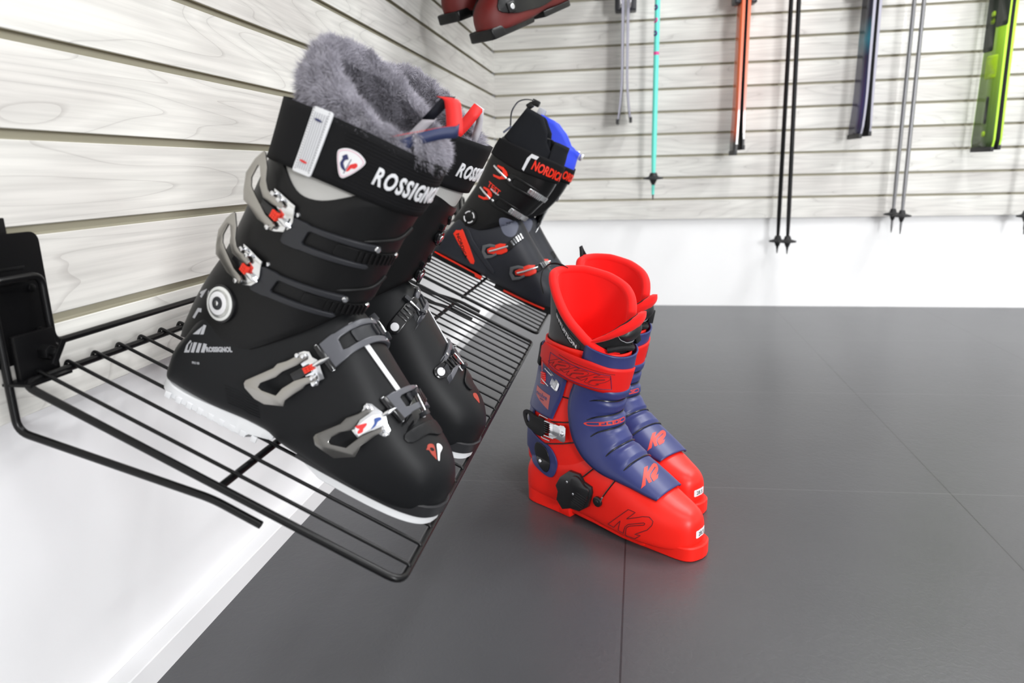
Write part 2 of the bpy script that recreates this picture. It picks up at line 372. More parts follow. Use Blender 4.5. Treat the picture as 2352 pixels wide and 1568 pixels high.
def shell_loft(keys, n=56, ns=64, e_top=2.3, e_bot=4.0):
    """keys (s, zbottom, ztop, halfwidth, zmid_fraction); cross sections across the foot"""
    s0, s1 = keys[0][0], keys[-1][0]
    ss = []
    for i in range(ns+1):
        t = i/ns; t = .5-.5*math.cos(PI*t); ss.append(s0+(s1-s0)*(0.35*(i/ns)+.65*t))
    V = []; F = []
    for x in ss:
        zb, zt, w_, mf = cr(keys, x); zm = zb+(zt-zb)*mf
        for k in range(n):
            a = 2*PI*k/n; c, s_ = math.cos(a), math.sin(a)
            e = e_top if s_ > 0 else e_bot
            y = w_*spow(c, 2/e); z = zm + ((zt-zm) if s_ > 0 else (zm-zb))*spow(s_, 2/e)
            V.append((x, y, z))
    for j in range(ns):
        for k in range(n):
            a = j*n+k; b = j*n+(k+1) % n; F.append((a, b, b+n, a+n))
    F.append(tuple(range(n))[::-1]); F.append(tuple(ns*n+k for k in range(n)))
    return V, F
def plan_block(outline, z0, z1, bev=1.5):
    """vertical-sided block from a plan outline (s, y) list; z0,z1 may be callables of s"""
    f0 = z0 if callable(z0) else (lambda s: z0); f1 = z1 if callable(z1) else (lambda s: z1)
    n = len(outline); V = []; F = []
    cx = sum(p[0] for p in outline)/n; cy = sum(p[1] for p in outline)/n
    def ins(p, d):
        v = Vector((p[0]-cx, p[1]-cy)); l = v.length; k = max(0, (l-d)/l); return (cx+v.x*k, cy+v.y*k)
    for (d, ff, dz) in ((bev, f0, 0), (0, f0, bev), (0, f1, -bev), (bev, f1, 0)):
        for p in outline:
            q = ins(p, d); V.append((q[0], q[1], ff(p[0])+dz))
    for j in range(3):
        for k in range(n): a = j*n+k; b = j*n+(k+1) % n; F.append((a, b, b+n, a+n))
    F.append(tuple(range(n))[::-1]); F.append(tuple(3*n+k for k in range(n)))
    return V, F
def sole_outline(keys, n=40):
    """symmetric plan outline from keys (s, halfwidth)"""
    s0, s1 = keys[0][0], keys[-1][0]; top = []
    for i in range(n+1):
        t = .5-.5*math.cos(PI*i/n); x = s0+(s1-s0)*t; w_ = float(cr(keys, x)[0]); top.append((x, max(w_, .5)))
    return [(x, y) for x, y in top] + [(x, -y) for x, y in reversed(top)]
# ---- flat art (outlines, lettering) that can be wrapped over a surface
def art_mesh(loops, depth, bevel=0.0, res=6):
    """loops: list of closed 2-D outlines (mm); inner loops are holes. -> bmesh, z from 0 to depth"""
    cu = bpy.data.curves.new('art', 'CURVE'); cu.dimensions = '2D'; cu.fill_mode = 'BOTH'
    cu.extrude = max(depth/2-bevel, .01); cu.bevel_depth = bevel; cu.bevel_resolution = 1
    for L in loops:
        sp = cu.splines.new('POLY'); sp.points.add(len(L)-1); sp.use_cyclic_u = True
        for i, (x, y) in enumerate(L): sp.points[i].co = (x, y, 0, 1)
    if bevel: cu.offset = -bevel
    return curve_to_bm(cu, depth)
def curve_to_bm(cu, depth):
    o = bpy.data.objects.new('art', cu); COL.objects.link(o); dg = bpy.context.evaluated_depsgraph_get(); dg.update()
    me = bpy.data.meshes.new_from_object(o.evaluated_get(dg)); bpy.data.objects.remove(o); bpy.data.curves.remove(cu)
    bm = bmesh.new(); bm.from_mesh(me); bpy.data.meshes.remove(me)
    bmesh.ops.remove_doubles(bm, verts=bm.verts, dist=1e-4)
    for v in bm.verts: v.co.z += depth/2
    return bm
def text_bm(txt, size, depth=.4, bold=0.0, sx=1.0, shear=0.0, align='LEFT', space=1.0, bevel=0.0):
    cu = bpy.data.curves.new('txt', 'FONT'); cu.body = txt; cu.size = size; cu.extrude = depth/2; cu.offset = bold; cu.align_x = align
    cu.shear = shear; cu.space_character = space; cu.resolution_u = 3
    if bevel: cu.bevel_depth = bevel; cu.bevel_resolution = 1; cu.extrude = max(depth/2-bevel, .01)
    bm = curve_to_bm(cu, depth)
    for v in bm.verts: v.co.x *= sx
    return bm
def slice_bm(bm, step, axes=(0, 1)):
    for ax in axes:
        lo = min(v.co[ax] for v in bm.verts); hi = max(v.co[ax] for v in bm.verts)
        k = math.floor(lo/step)+1
        while k*step < hi:
            co = [0, 0, 0]; no = [0, 0, 0]; co[ax] = k*step; no[ax] = 1
            bmesh.ops.bisect_plane(bm, geom=bm.verts[:]+bm.edges[:]+bm.faces[:], plane_co=co, plane_no=no, dist=1e-5); k += 1
    return bm
def rot2(bm, ang, ox=0, oy=0):
    c, s = math.cos(ang), math.sin(ang)
    for v in bm.verts: x, y = v.co.x, v.co.y; v.co.x = ox + x*c-y*s; v.co.y = oy + x*s+y*c
    return bm
def wrap(bm, fn, step=4, axes=(0, 1)):
    if step: slice_bm(bm, step, axes)
    for v in bm.verts: v.co = fn(v.co.x, v.co.y, v.co.z)
    return bm
def rrect(x0, y0, x1, y1, r, n=4):
    out = []
    for (cx, cy, a0) in ((x1-r, y1-r, 0), (x0+r, y1-r, PI/2), (x0+r, y0+r, PI), (x1-r, y0+r, 1.5*PI)):
        for i in range(n+1): a = a0+PI/2*i/n; out.append((cx+r*math.cos(a), cy+r*math.sin(a)))
    return out
def circ(cx, cy, r, n=28, ry=None): return [(cx+r*math.cos(2*PI*i/n), cy+(ry or r)*math.sin(2*PI*i/n)) for i in range(n)]
def smooth2(pts, n=5, closed=True):
    out = []; N_ = len(pts)
    for i in range(N_):
        p0, p1, p2, p3 = [Vector(pts[(i+k) % N_]) for k in (-1, 0, 1, 2)]
        for j in range(n):
            t = j/n; q = .5*((2*p1)+(-p0+p2)*t+(2*p0-5*p1+4*p2-p3)*t*t+(-p0+3*p1-3*p2+p3)*t**3); out.append((q.x, q.y))
    return out
def bvh_of(objs):
    V = []; F = []; dg = bpy.context.evaluated_depsgraph_get(); dg.update()
    for o in objs:
        ev = o.evaluated_get(dg); me = ev.to_mesh(); b = len(V)
        V += [o.matrix_local @ v.co for v in me.vertices]; F += [tuple(b+i for i in p.vertices) for p in me.polygons]; ev.to_mesh_clear()
    return BVHTree.FromPolygons(V, F)
class SideProj:
    """drapes art given in (s, z) mm of the side view onto the side of the boot; side=-1 the -y face in built (unmirrored) space"""
    def __init__(s, bvh, bf, side=-1, direction=None):
        s.b = bvh; s.bf = bf; s.side = side; s.dir = direction
    def hit(s, x, z):
        bf = s.bf; sd = s.side*bf.mir
        o = Vector((x*MM, sd*.3, z*MM)); loc, no, idx, d = s.b.ray_cast(o, Vector((0, -sd, 0)))
        if loc is None:
            loc, no, idx, d = s.b.find_nearest(Vector((x*MM, sd*.045, z*MM)))
        if no.y*sd < 0: no = -no
        return Vector((loc.x/MM, loc.y/MM*bf.mir, loc.z/MM)), Vector((no.x, no.y*bf.mir, no.z))
    def __call__(s, x, z, off=0):
        p, n = s.hit(x, z); return p + n*off
class Proj:
    """drapes flat art (mm) on the boot along direction d (pointing from the art towards the boot's outside)"""
    def __init__(s, bvh, bf, d):
        s.b = bvh; s.bf = bf; s.d = Vector(d).normalized(); s.x = (Vector((1, 0, 0)) - s.d*s.d.x).normalized(); s.y = s.d.cross(s.x)
        if s.y.z < 0: s.y = -s.y
    def uv(s, P): P = Vector(P); return (P.dot(s.x), P.dot(s.y))
    def hit(s, u, v):
        m = Vector((1, s.bf.mir, 1)); f = lambda q: Vector((q.x, q.y*s.bf.mir, q.z))
        o = (s.x*u + s.y*v + s.d*400)*MM; loc, no, i, d = s.b.ray_cast(f(o), f(-s.d))
        if loc is None: loc, no, i, d = s.b.find_nearest(f((s.x*u + s.y*v + s.d*30)*MM))
        L = f(loc)/MM; n = f(no)
        if n.dot(s.d) < 0: n = -n
        return L, n
    def __call__(s, u, v, off=0):
        p, n = s.hit(u, v); return p + n*off
LAT = (0, -1, 0); LT = (0, -.72, .69); MT = (0, .72, .69); TOPD = (.25, 0, .97); TL = (.5, -.55, .67)
def frame_at(p, n, up):
    """3x3 with columns (x dir, y dir ~up, z = n)"""
    n = Vector(n).normalized(); u = Vector(up); y = (u-n*u.dot(n)).normalized(); x = y.cross(n)
    m = Matrix((x, y, n)).transposed().to_4x4(); return Matrix.Translation(Vector(p)) @ m
def xf(bm, m):
    for v in bm.verts: v.co = m @ v.co
    return bm
def join_bm(a, b):
    me = bpy.data.meshes.new('t'); b.to_mesh(me); b.free(); a.from_mesh(me); bpy.data.meshes.remove(me); return a
def fur(name, bf, roots, length, m, parent, width=.45, segs=3, seed=1, gravity=0.25, clump=.35):
    """roots: list of (point mm, normal, lengthscale); builds tapering curved blades"""
    r = np.random.default_rng(seed); n = len(roots)
    P = np.array([[*a[0]] for a in roots]); Nn = np.array([[*a[1]] for a in roots]); Ls = np.array([a[2] for a in roots])*length*(.6+.7*r.random(n))
    # clump directions vary smoothly with position
    ph = P*np.array([.16, .19, .17])
    sw = np.stack([np.sin(ph[:, 1]*1.9+ph[:, 2]*1.1+1)+.6*np.sin(P[:, 0]*.41+P[:, 2]*.3), np.sin(ph[:, 0]*1.7+ph[:, 2]*1.6)+.6*np.sin(P[:, 1]*.45+2), np.cos(ph[:, 0]*1.3-ph[:, 1]*1.5)+.6*np.sin(P[:, 0]*.38)], 1)*clump
    D = Nn + sw + r.normal(0, .32, (n, 3)); D /= np.linalg.norm(D, axis=1)[:, None]
    bend = r.normal(0, .35, (n, 3)) + sw*.8 + np.array([0, 0, -gravity]); 
    side = np.cross(D, r.normal(0, 1, (n, 3))); side /= np.linalg.norm(side, axis=1)[:, None]
    V = np.zeros((n, 2*segs+1, 3))
    for k in range(segs+1):
        t = k/segs; c = P - Nn*.5 + (D*t + bend*t*t*.6)*Ls[:, None]
        if k < segs:
            wv = width*(1-t*.75)*(.7+.6*r.random(n))[:, None] if False else width*(1-t*.8)
            V[:, 2*k] = c-side*wv/2; V[:, 2*k+1] = c+side*wv/2
        else: V[:, 2*segs] = c
    V = V.reshape(-1, 3)*MM; V[:, 1] *= bf.mir
    nv = 2*segs+1; base = np.arange(n)*nv; loops = []; 
    quads = np.concatenate([np.stack([base+2*k, base+2*k+1, base+2*k+3, base+2*k+2], 1) for k in range(segs-1)]); tris = np.stack([base+2*segs-2, base+2*segs-1, base+2*segs], 1)
    me = bpy.data.meshes.new(name); me.vertices.add(len(V)); me.vertices.foreach_set('co', V.ravel())
    nl = quads.size+tris.size; me.loops.add(nl); me.loops.foreach_set('vertex_index', np.concatenate([quads.ravel(), tris.ravel()]))
    me.polygons.add(len(quads)+len(tris)); st = np.concatenate([np.arange(len(quads))*4, quads.size+np.arange(len(tris))*3]); me.polygons.foreach_set('loop_start', st)
    me.update(calc_edges=True); me.validate()
    return link(name, me, m, parent)
# ------------------------------------------------------------------ materials of the boots
def bm_(n): return M[n]
M['shell'] = mat('matte_black_shell', srgb(20, 21, 23), .48, spec=.25, bump=(1500, .05, .0003))
M['cuffblack'] = mat('black_cuff_plastic', srgb(15, 15, 16), .46, spec=.28, bump=(1500, .05, .0003))
M['band'] = mat('charcoal_buckle_plastic', srgb(40, 41, 45), .45, spec=.4)
M['bandlight'] = mat('graphite_buckle_plastic', srgb(84, 85, 91), .36, spec=.5)
M['sole'] = mat('white_sole_plastic', srgb(232, 233, 235), .4)
M['blackgloss'] = mat('black_gloss_plastic', (.008, .008, .009), .18)
M['blackrub'] = mat('black_toe_rubber', (.018, .018, .02), .35)
M['webbing'] = mat('black_webbing', (.008, .008, .009), .8, spec=.15)
M['chrome'] = mat('polished_steel', (.82, .83, .85), .12, metal=1)
M['satin'] = mat('satin_steel_lever', (.40, .385, .36), .3, metal=1)
M['smoke'] = mat('smoked_steel_lever', (.20, .195, .185), .14, metal=1)
M['red'] = mat('red_rubber', srgb(226, 52, 30), .5)
M['whiteprint'] = mat('white_print', srgb(226, 226, 228), .6)
M['greyprint'] = mat('silver_print', srgb(175, 176, 180), .5)
M['redprint'] = mat('red_print', srgb(214, 45, 45), .5)
M['rustprint'] = mat('faded_red_print', srgb(160, 58, 44), .55)
M['blueprint'] = mat('blue_print', srgb(52, 82, 150), .5)
M['navyprint'] = mat('navy_print', srgb(40, 45, 90), .5)
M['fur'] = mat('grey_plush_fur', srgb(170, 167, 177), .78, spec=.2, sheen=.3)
M['furshade'] = mat('shaded_plush_fur', srgb(112, 110, 118), .8, spec=.15, sheen=.1)  # same fur darkened: self-shadow inside the collar put into the colour
M['furbase'] = mat('grey_plush_backing', srgb(110, 108, 116), .9)
M['greymesh'] = mat('light_grey_liner_cloth', srgb(188, 187, 184), .85, spec=.2, bump=(900, .5, .0005))
M['redribbon'] = mat('red_ribbon', srgb(235, 40, 38), .55)
M['navyribbon'] = mat('navy_ribbon', srgb(36, 46, 84), .55)
M['greyribbon'] = mat('grey_ribbon', srgb(190, 186, 192), .6)

# ------------------------------------------------------------------ black boots with grey fur
RC = Cuff([(40, -19, 120, 36), (62, -18, 130, 38), (85, -16, 138, 42), (110, -13, 142, 45), (135, -8, 146, 47), (165, 0, 149, 49), (200, 5, 152, 52), (240, 9, 155, 55), (275, 12, 160, 56.5), (320, 9, 164, 57.5), (360, 3, 166, 58)], tilt=.08, n=2.15, egg=.12)
RSHELL = [(-15, 20, 44, 7, .5), (-12, 14, 52, 17, .5), (-7, 12, 60, 27, .5), (-1, 12, 72, 33, .5), (6, 12, 100, 35, .45), (18, 12, 130, 38, .4), (50, 12, 158, 41.5, .4), (90, 16, 166, 43.5, .4), (112, 16, 168, 44, .4), (130, 11, 166, 45, .4),
          (152, 9, 157, 46, .4), (176, 9, 140, 48.5, .38), (205, 9, 119, 50.5, .36), (232, 9, 101, 50, .36), (256, 9, 87, 46.5, .38), (274, 11, 76, 40.5, .40), (287, 14, 65, 31, .42), (296, 18, 53, 20, .45), (301, 26, 43, 8, .45)]
def black_boot(mw, mir, label, near):
    DZ = 0 if near else 12
    bf = BootFrame(mw, mir); root = empty('ski_boot', mw)
    tag(root, label, 'ski boot', 'pair of black ski boots lined with grey fur')
    V, F = shell_loft(RSHELL, e_bot=6.0); shell = bmesh_obj(bf, 'shell', V, F, M['shell'], root)
    # sole: heel block with notches, forefoot plate, black toe lug
    hk = sole_outline([(-14, 3), (-12, 14), (-5, 25), (9, 33), (40, 35.5), (80, 36), (118, 36), (121, 35)])
    V, F = plan_block(hk, lambda s: 0 if s < 96 else 5 + (s-96)*.25, lambda s: 13 + max(0, min(6, (s-30)*.1)), 1.2); bmesh_obj(bf, 'heel_sole', V, F, M['sole'], root, ang=35)
    bm = bmesh.new()
    for k in range(9): box_bm(bm, (6+k*12.2, -35.4, 3.5), (6.5, 2.4, 6.5), 1)
    bm_obj(bf, 'tread_lugs', bm, M['sole'], root)
    fk = sole_outline([(160, 36), (185, 40), (225, 42), (252, 41), (272, 37.5), (288, 30), (297, 19), (301, 5)])
    V, F = plan_block(fk, lambda s: max(0, (178-s)*.3), lambda s: 9.5, 1.0); bmesh_obj(bf, 'toe_sole', V, F, M['sole'], root, ang=35)
    tk = sole_outline([(150, 40), (185, 42.5), (225, 44), (252, 43), (272, 39.5), (289, 32), (299, 20), (304, 5)])
    V, F = plan_block(tk, 9, lambda s: min(24, 14+(s-150)*.1), 1.5); bmesh_obj(bf, 'toe_lug', V, F, M['blackrub'], root, ang=35)
    # cuff with a dipped lateral rim
    def cuff_top(phi):
        a = abs(phi if phi < PI else phi-2*PI); return 284 - 31*math.exp(-((a-math.radians(96))/math.radians(31))**2) - (0 if near else 20*math.exp(-(a/.8)**2))
    def cuff_bot(phi): 
        c = math.cos(phi); return 84 + 86*max(0, c)**1.1 - 26*max(0, -c)**1.5
    def cf(phi, t):
        lo, hi = cuff_bot(phi), cuff_top(phi); h = lo+(hi-lo)*t
        off = 0 if t < .97 else -1.2
        if t < .02: off = -1.0
        return RC.p(phi, h, off)
    V, F = grid_mesh(cf, [2*PI*i/96 for i in range(96)], [0, .015, .04]+[.08+.86*i/22 for i in range(23)]+[.97, .99, 1], closed_u=True)
    cuff = bmesh_obj(bf, 'cuff', V, F, M['cuffblack'], root, solid=4)
    # grey liner sleeve, strap
    V, F = grid_mesh(lambda p, h: RC.p(p, h, -3.2 - (h > 300)*3), [2*PI*i/72 for i in range(72)], [205+8*i for i in range(15)], closed_u=True)
    bmesh_obj(bf, 'liner', V, F, M['greymesh'], root, solid=3)
    def sp(phi, t, z=0):
        lo = 267+DZ + 6*math.sin(phi)**2 + (6 if not near else 0)*max(0, math.cos(phi)); hi = 318+DZ + 3*(1-math.cos(phi)) + 6*math.sin(phi)**2 + (12 if not near else 0)*max(0, math.cos(phi))
        return RC.p(phi, lo+(hi-lo)*t, 2.4 + z)
    V, F = grid_mesh(lambda p, t: sp(p, t, .5*math.sin(t*PI)), [2*PI*i/110 for i in range(110)], [i/10 for i in range(11)], closed_u=True)
    strap = bmesh_obj(bf, 'power_strap', V, F, M['webbing'], root, solid=3)
    # --------- helpers bound to this boot
    A0, ARC = RC.arc(230)
    sgn = 1 if near else -1
    def phi_at(x, phi0):            # x mm toward the front from phi0, on the side facing the camera
        l0 = np.interp(phi0, A0, ARC); return float(np.interp(l0-x, ARC, A0))
    def ring(phi0, h0, off=0, side=1):
        return lambda x, y, z=0: RC.p(side*phi_at(x, phi0), h0+y, off+z)
    def strapmap(phi0, t0h):        # on the strap: y mm above its lower edge
        def f(x, y, z=0):
            ph = phi_at(x, phi0)*sgn; a = sp(ph, 0, .5); b = sp(ph, 1, .5); L = (b-a).length; k = (t0h+y)/L
            P = sp(ph, k, .5*math.sin(max(0, min(1, k))*PI) + .15 + z); return P
        return f
    dg = bpy.context.view_layer.update()
    bvh = bvh_of([shell]); bvh2 = bvh_of([shell, cuff])
    LTp = Proj(bvh, bf, LT); MTp = Proj(bvh, bf, MT); NRp = LTp if near else MTp
    SIDE = Proj(bvh2, bf, (0, -1, 0) if near else (0, 1, 0)); TP = Proj(bvh, bf, TOPD)
    art = lambda name, bm, mt, parent=root, ang=40: bm_obj(bf, name, bm, M[mt], parent, ang)
    # --------- cuff buckles: fork, ladder, lever
    FORK = [(0, 11.5), (3, 13), (16, 13.2), (20, 12.2), (78, 13.6), (83, 12.6), (84.5, 10), (82, 7.4), (22.5, 7.6), (20.5, 6), (19, -5), (20.5, -6.6), (77, -6.6), (79.5, -8.5), (77.5, -11.2), (18, -12.4), (14, -13.2), (3, -13), (0, -11)]
    def lever(name, P, n, outline, base, red, ball, posts, mt, tilt=0.0, basemat='chrome', parent=None):
        Fm = frame_at(P, n, (0, 0, 1)); Tl = Matrix.Rotation(tilt, 4, 'Y')
        bm = art_mesh([outline], 1.8, .45); bp = art(name, xf(bm, Fm @ Tl), mt, parent)
        cx0 = sum(p[0] for p in outline)/len(outline); cy0 = sum(p[1] for p in outline)/len(outline)
        bm = art_mesh([base], 1.4, .3); xf(bm, Matrix.Translation((0, 0, -3.4)))
        for (x, y) in posts:
            cyl_bm(bm, (x, y, -5), (x, y, 2.4), 1.5, seg=12, bev=.4); cyl_bm(bm, (x, y, 2.2), (x, y, 3.6), 2.3, seg=12, bev=.5)
        q0 = art('hinge_plate', xf(bm, Fm), basemat, bp)
        if red:
            cx = sum(p[0] for p in red)/4; cy = sum(p[1] for p in red)/4; d = Vector((red[1][0]-red[0][0], red[1][1]-red[0][1])); ang = math.atan2(d.y, d.x)
            bm = bmesh.new(); l = d.length/3; l2 = (Vector(red[2])-Vector(red[1])).length/3
            for i in range(3):
                for j in range(3): box_bm(bm, ((i-1)*l, (j-1)*l2, 0), (l*.92, l2*.92, 4), .35)
            xf(bm, Fm @ Matrix.Translation((cx, cy, .4)) @ Matrix.Rotation(ang, 4, 'Z')); art('grip_pad', bm, 'red', bp)
            bm = bmesh.new(); box_bm(bm, (-9, 0, -1.6), (20, 8.6, 3.0), .6); xf(bm, Fm @ Matrix.Translation((cx, cy, .2)) @ Matrix.Rotation(math.atan2(ball[1][1]-cy, ball[1][0]-cx), 4, 'Z')); art('catch_body', bm, 'blackgloss', bp)
        bm = bmesh.new(); a, b = Vector((*ball[0], .5)), Vector((*ball[1], -.5)); m_ = a.lerp(b, .55)
        tube_bm(bm, [a, a.lerp(b, .2), m_, a.lerp(b, .7), b], 1, 14, rad=[1.3, 2.5, 2.7, 2.0, .8]); art('adjuster', xf(bm, Fm), 'chrome', bp)
        return bp
    def ladder(mapf, x0, x1, hw, teeth, mt='cuffblack', tz=2.6, pitch=5.2, t=1.6, name='ladder', parent=None):
        bm = art_mesh([rrect(x0, -hw, x1, hw, 2.5)], t, .4)
        for k in range(teeth):
            xx = x1-9-k*pitch; b2_ = bmesh.new(); box_bm(b2_, (xx, 0, t+tz/2-.2), (1.7, hw*1.75, tz), .45); join_bm(bm, b2_)
        return art(name, wrap(bm, mapf, 4, (0,)), mt, parent)
    def rivet(mapf, x, y, r=3.0, mt='chrome', h=1.6, z=0, parent=None, name='rivet'):
        p = mapf(x, y, z); d = (mapf(x, y, z+2)-p).normalized(); bm = bmesh.new()
        cyl_bm(bm, p-d*.5, p+d*h, r, r*.82, seg=20, bev=.5); cyl_bm(bm, p+d*(h-.4), p+d*(h+.12), r*.38, seg=6); return art(name, bm, mt, parent)
    U = dict(out=[(-31.9, 44.9), (-39.0, 34.3), (-44.4, 19.0), (-41.5, 4), (-38.0, -4.5), (-30.0, -6.6), (-15.8, -12.6), (-7.1, -12.9), (-3.0, -15.7), (3.5, -14.2), (4.9, -9.0), (2.1, -7.1), (-8.9, -4.8), (-18.3, 0.6), (-27.6, 6.1), (-34.0, 10.5), (-36.6, 17.8), (-33.5, 30.6), (-31.2, 31), (-26.1, 22.0), (-25.0, 16), (-16.9, 7.9), (-5.1, 6.9), (5.8, 7.8), (7.4, 11.2), (3.1, 14.1), (-8.1, 14.2), (-14.7, 16.5), (-19.7, 22.7), (-22.6, 33.2), (-29.5, 44.4)],
             base=[(-10.5, 19.6), (-2.9, 18.8), (10.8, 16.3), (16.4, 15.6), (17.3, 10.1), (19.5, 1.5), (18.2, -5.2), (13.5, -10.9), (3.9, -15.1), (-4.8, -17.5), (-6.9, -14.9), (-1.3, -8.3), (1.2, 2.8), (-6.2, 9.7)],
             red=[(-2.4, 3.9), (5.5, 2.3), (4.8, -5.2), (-3.4, -4.3)], ball=[(6.8, -1.5), (21, -3.4)], posts=[(-6.5, 16.3), (1.6, 14.2), (-1.4, -13.6)])
    for (h0, phi0, P, n, dz) in ((220, 97.5, (55, -55, 227), (-.28, -.96, -.05), 0), (165, 103, (42, -50, 166), (-.34, -.94, -.03), 1)):
        mf = ring(math.radians(phi0), h0, .3)
        bm = art_mesh([FORK], 4.2, .9)
        fk_ = art('buckle_strap', wrap(bm, mf, 3.5, (0,)), 'band', root)
        lad = ladder(ring(math.radians(phi0), h0-.5, .2), 46, 118, 6.0, 9, parent=fk_)
        rivet(mf, 80, 10.4, 3.1, z=4.0, parent=fk_); rivet(ring(math.radians(phi0), h0, .2), 112, 3.5, 3.3, z=1.8, parent=fk_); rivet(ring(math.radians(phi0), h0+2, 0), 4, 13.8, 2.6, parent=fk_)
        lever('lever', P, n, U['out'] if not dz else [(x*.97-.6, y*.94-.8) for x, y in U['out']], U['base'], U['red'] if not dz else [(x+1.5, y+1.6) for x, y in U['red']], U['ball'], U['posts'], 'satin', -.05, parent=fk_)
    # overlap flap ridges over the front of the cuff
    for (h0, x0) in ((234, 66), (181, 62)):
        pts = [RC.p(phi_at(x0+q*5.0, math.radians(97)), h0 + 2.2*math.sin(q*.5) + q*q*.16, .6) for q in range(12)]
        bm = bmesh.new(); tube_bm(bm, pts, 2.2, 10, rad=[.6]+[1.6+.08*i for i in range(11)]); art('flap_ridge', bm, 'cuffblack', root)
    # --------- instep and toe buckles
    B3 = dict(out=[(-35.1, -26.7), (-34.8, -23.3), (-15.1, 0.0), (-13.4, 5.5), (-6.2, 12.1), (3.5, 24.8), (8.8, 24.6), (9.4, 21.9), (4.1, 12.7), (-6.0, 0.7), (-9.6, -7.1), (-20.6, -18.8), (-21.2, -23.6), (-16.8, -24.9), (-2.5, -22.9), (0.2, -13.9), (8.0, -1.5), (16.3, 6.4), (24.8, 11.0), (26.6, 8.3), (19.2, -0.2), (18.2, -4.6), (12.3, -14.0), (7.5, -23.1), (8.3, -29.0), (-9.6, -36.0), (-19.9, -35.6), (-32.7, -30.3)],
              base=[(-0.8, 22.7), (3.6, 27.2), (8.4, 29.0), (13.2, 25.6), (20.3, 25.5), (24.6, 19.7), (31.8, 12.5), (28.4, 8.1), (29.2, 3.8), (24.9, 0.3), (13.9, 6.5), (8.6, 13.2), (-0.6, 17.9)],
              red=[(9.5, 12.5), (15.7, 20.5), (20.4, 17.0), (15.3, 9.2)], ball=[(17.7, 19.1), (28.3, 33.4)], posts=[(1.0, 22.0), (6.2, 24.0), (26.0, 4.5), (22.5, 9.0)])
    B4 = dict(out=[(-35.6, -30.5), (-34.9, -27.3), (-18.0, -9.6), (-15.5, -2.9), (-6.9, 5.3), (0.5, 16.4), (4.0, 14.6), (1.5, 9.0), (-4.4, -0.3), (-5.5, -10.4), (-7.4, -12.3), (-14.0, -16.2), (-20.4, -24.0), (-21.5, -28.9), (-18.6, -30.5), (-4.3, -27.9), (0.6, -19.0), (4.3, -12.4), (19.4, 4.1), (23.0, 2.3), (15.7, -7.6), (7.2, -21.3), (6.8, -32.7), (-10.5, -41.1), (-21.4, -39.0), (-31.3, -36.5)],
              base=[(-4.9, 10.7), (-4.4, 17.1), (0.7, 18.2), (11.0, 15.3), (17.5, 13.5), (21.4, 7.2), (26.8, 2.7), (27.0, -2.8), (22.7, -5.8), (13.0, -4.2), (2.4, -16.5), (-6.8, -11.3)],
              red=None, ball=[(14.5, 12.8), (22.8, 24.0)], posts=[(-3.0, 14.0), (0.6, 14.8), (20.5, 2.0), (23.5, -2.7)])
    def inst(P0, a):
        a = Vector(a).normalized(); b = Vector((a.y, -a.x))      # b points toward the toe
        return lambda x, y, z=0: LTp(P0[0]+a.x*x-b.x*y, P0[1]+a.y*x-b.y*y, .5+z)
    for (P0, a, L, Pl, nl, D, nm) in (((141.0, 57.5), (.40, .915), 62, (118, -52, 92), (0, -.985, .12), B3, 'b3'), ((216.3, 47.5), (.31, .95), 46, (200, -51, 84), (.15, -.92, .36), B4, 'b4')):
        mf = inst(P0, a); w_ = 12.6
        out = [(0, w_-1), (1.5, w_+.3), (L*.28, w_), (L*.32, w_-1), (L*.97, w_-.8), (L, w_-2.5), (L-1, 6.2), (L*.36, 6.0), (L*.31, 4.8), (L*.29, -4.8), (L*.36, -6.0), (L+1, -5.8), (L+3, -10), (L+1, -w_+.8), (L*.32, -w_+.6), (L*.28, -w_), (2, -w_-.3), (0, -w_+1)]
        bm = art_mesh([out], 4.4, .9); fk_ = art('buckle_strap', wrap(bm, mf, 3.5, (0, 1)), 'bandlight', root)
        p0 = mf(1.5, -w_-1, 3.2); p1 = mf(1.5, w_+1, 3.2); bm = bmesh.new(); cyl_bm(bm, p0, p1, 3.6, seg=18, bev=.6); art('hinge_barrel', bm, 'blackgloss', fk_)
        for yy in (w_+.2, -w_-.2):
            bm = bmesh.new(); p = mf(1.5, yy, 3.2); d = (p1-p0).normalized()*(1 if yy > 0 else -1); cyl_bm(bm, p, p+d*1.6, 1.8, seg=14, bev=.3); art('hinge_pin', bm, 'chrome', fk_)
        for (xx, yy) in ((L-6, 9.8), (L-2, -9.6)):
            bm = bmesh.new(); p = mf(xx, yy, 4.2); d = (mf(xx, yy, 6)-p).normalized(); cyl_bm(bm, p, p+d*1.2, 1.8, seg=14, bev=.3); art('rivet', bm, 'chrome', fk_)
        ladder(mf, L*.52, L+38, 5.8, 9, mt='band', tz=2.8, pitch=4.6, t=2.6, parent=fk_)
        lv = lever('lever', Pl, nl, D['out'], D['base'], D['red'], D['ball'], D['posts'], 'satin' if nm == 'b3' else 'smoke', 0, 'chrome', parent=fk_)
        if nm == 'b4':
            Fm = frame_at(Pl, nl, (0, 0, 1))
            bm = art_mesh([[(-4.5, -8), (1, 3), (6, 10), (12, 13), (17, 10), (17, 5), (9, -4), (2, -14), (-2, -12)]], 3.2, .6); art('logo_plate', xf(bm, Fm @ Matrix.Translation((0, 0, -1.8))), 'whiteprint', lv)
            bm = art_mesh([smooth2([(8.6, 6.9), (13.0, 10.3), (14.6, 8.7), (12.6, 5.5), (12.3, 1.1), (9.6, -3.6), (10.4, 2.9)], 3)], .4); art('blue_mark', xf(bm, Fm @ Matrix.Translation((0, 0, 1.45))), 'blueprint', lv)
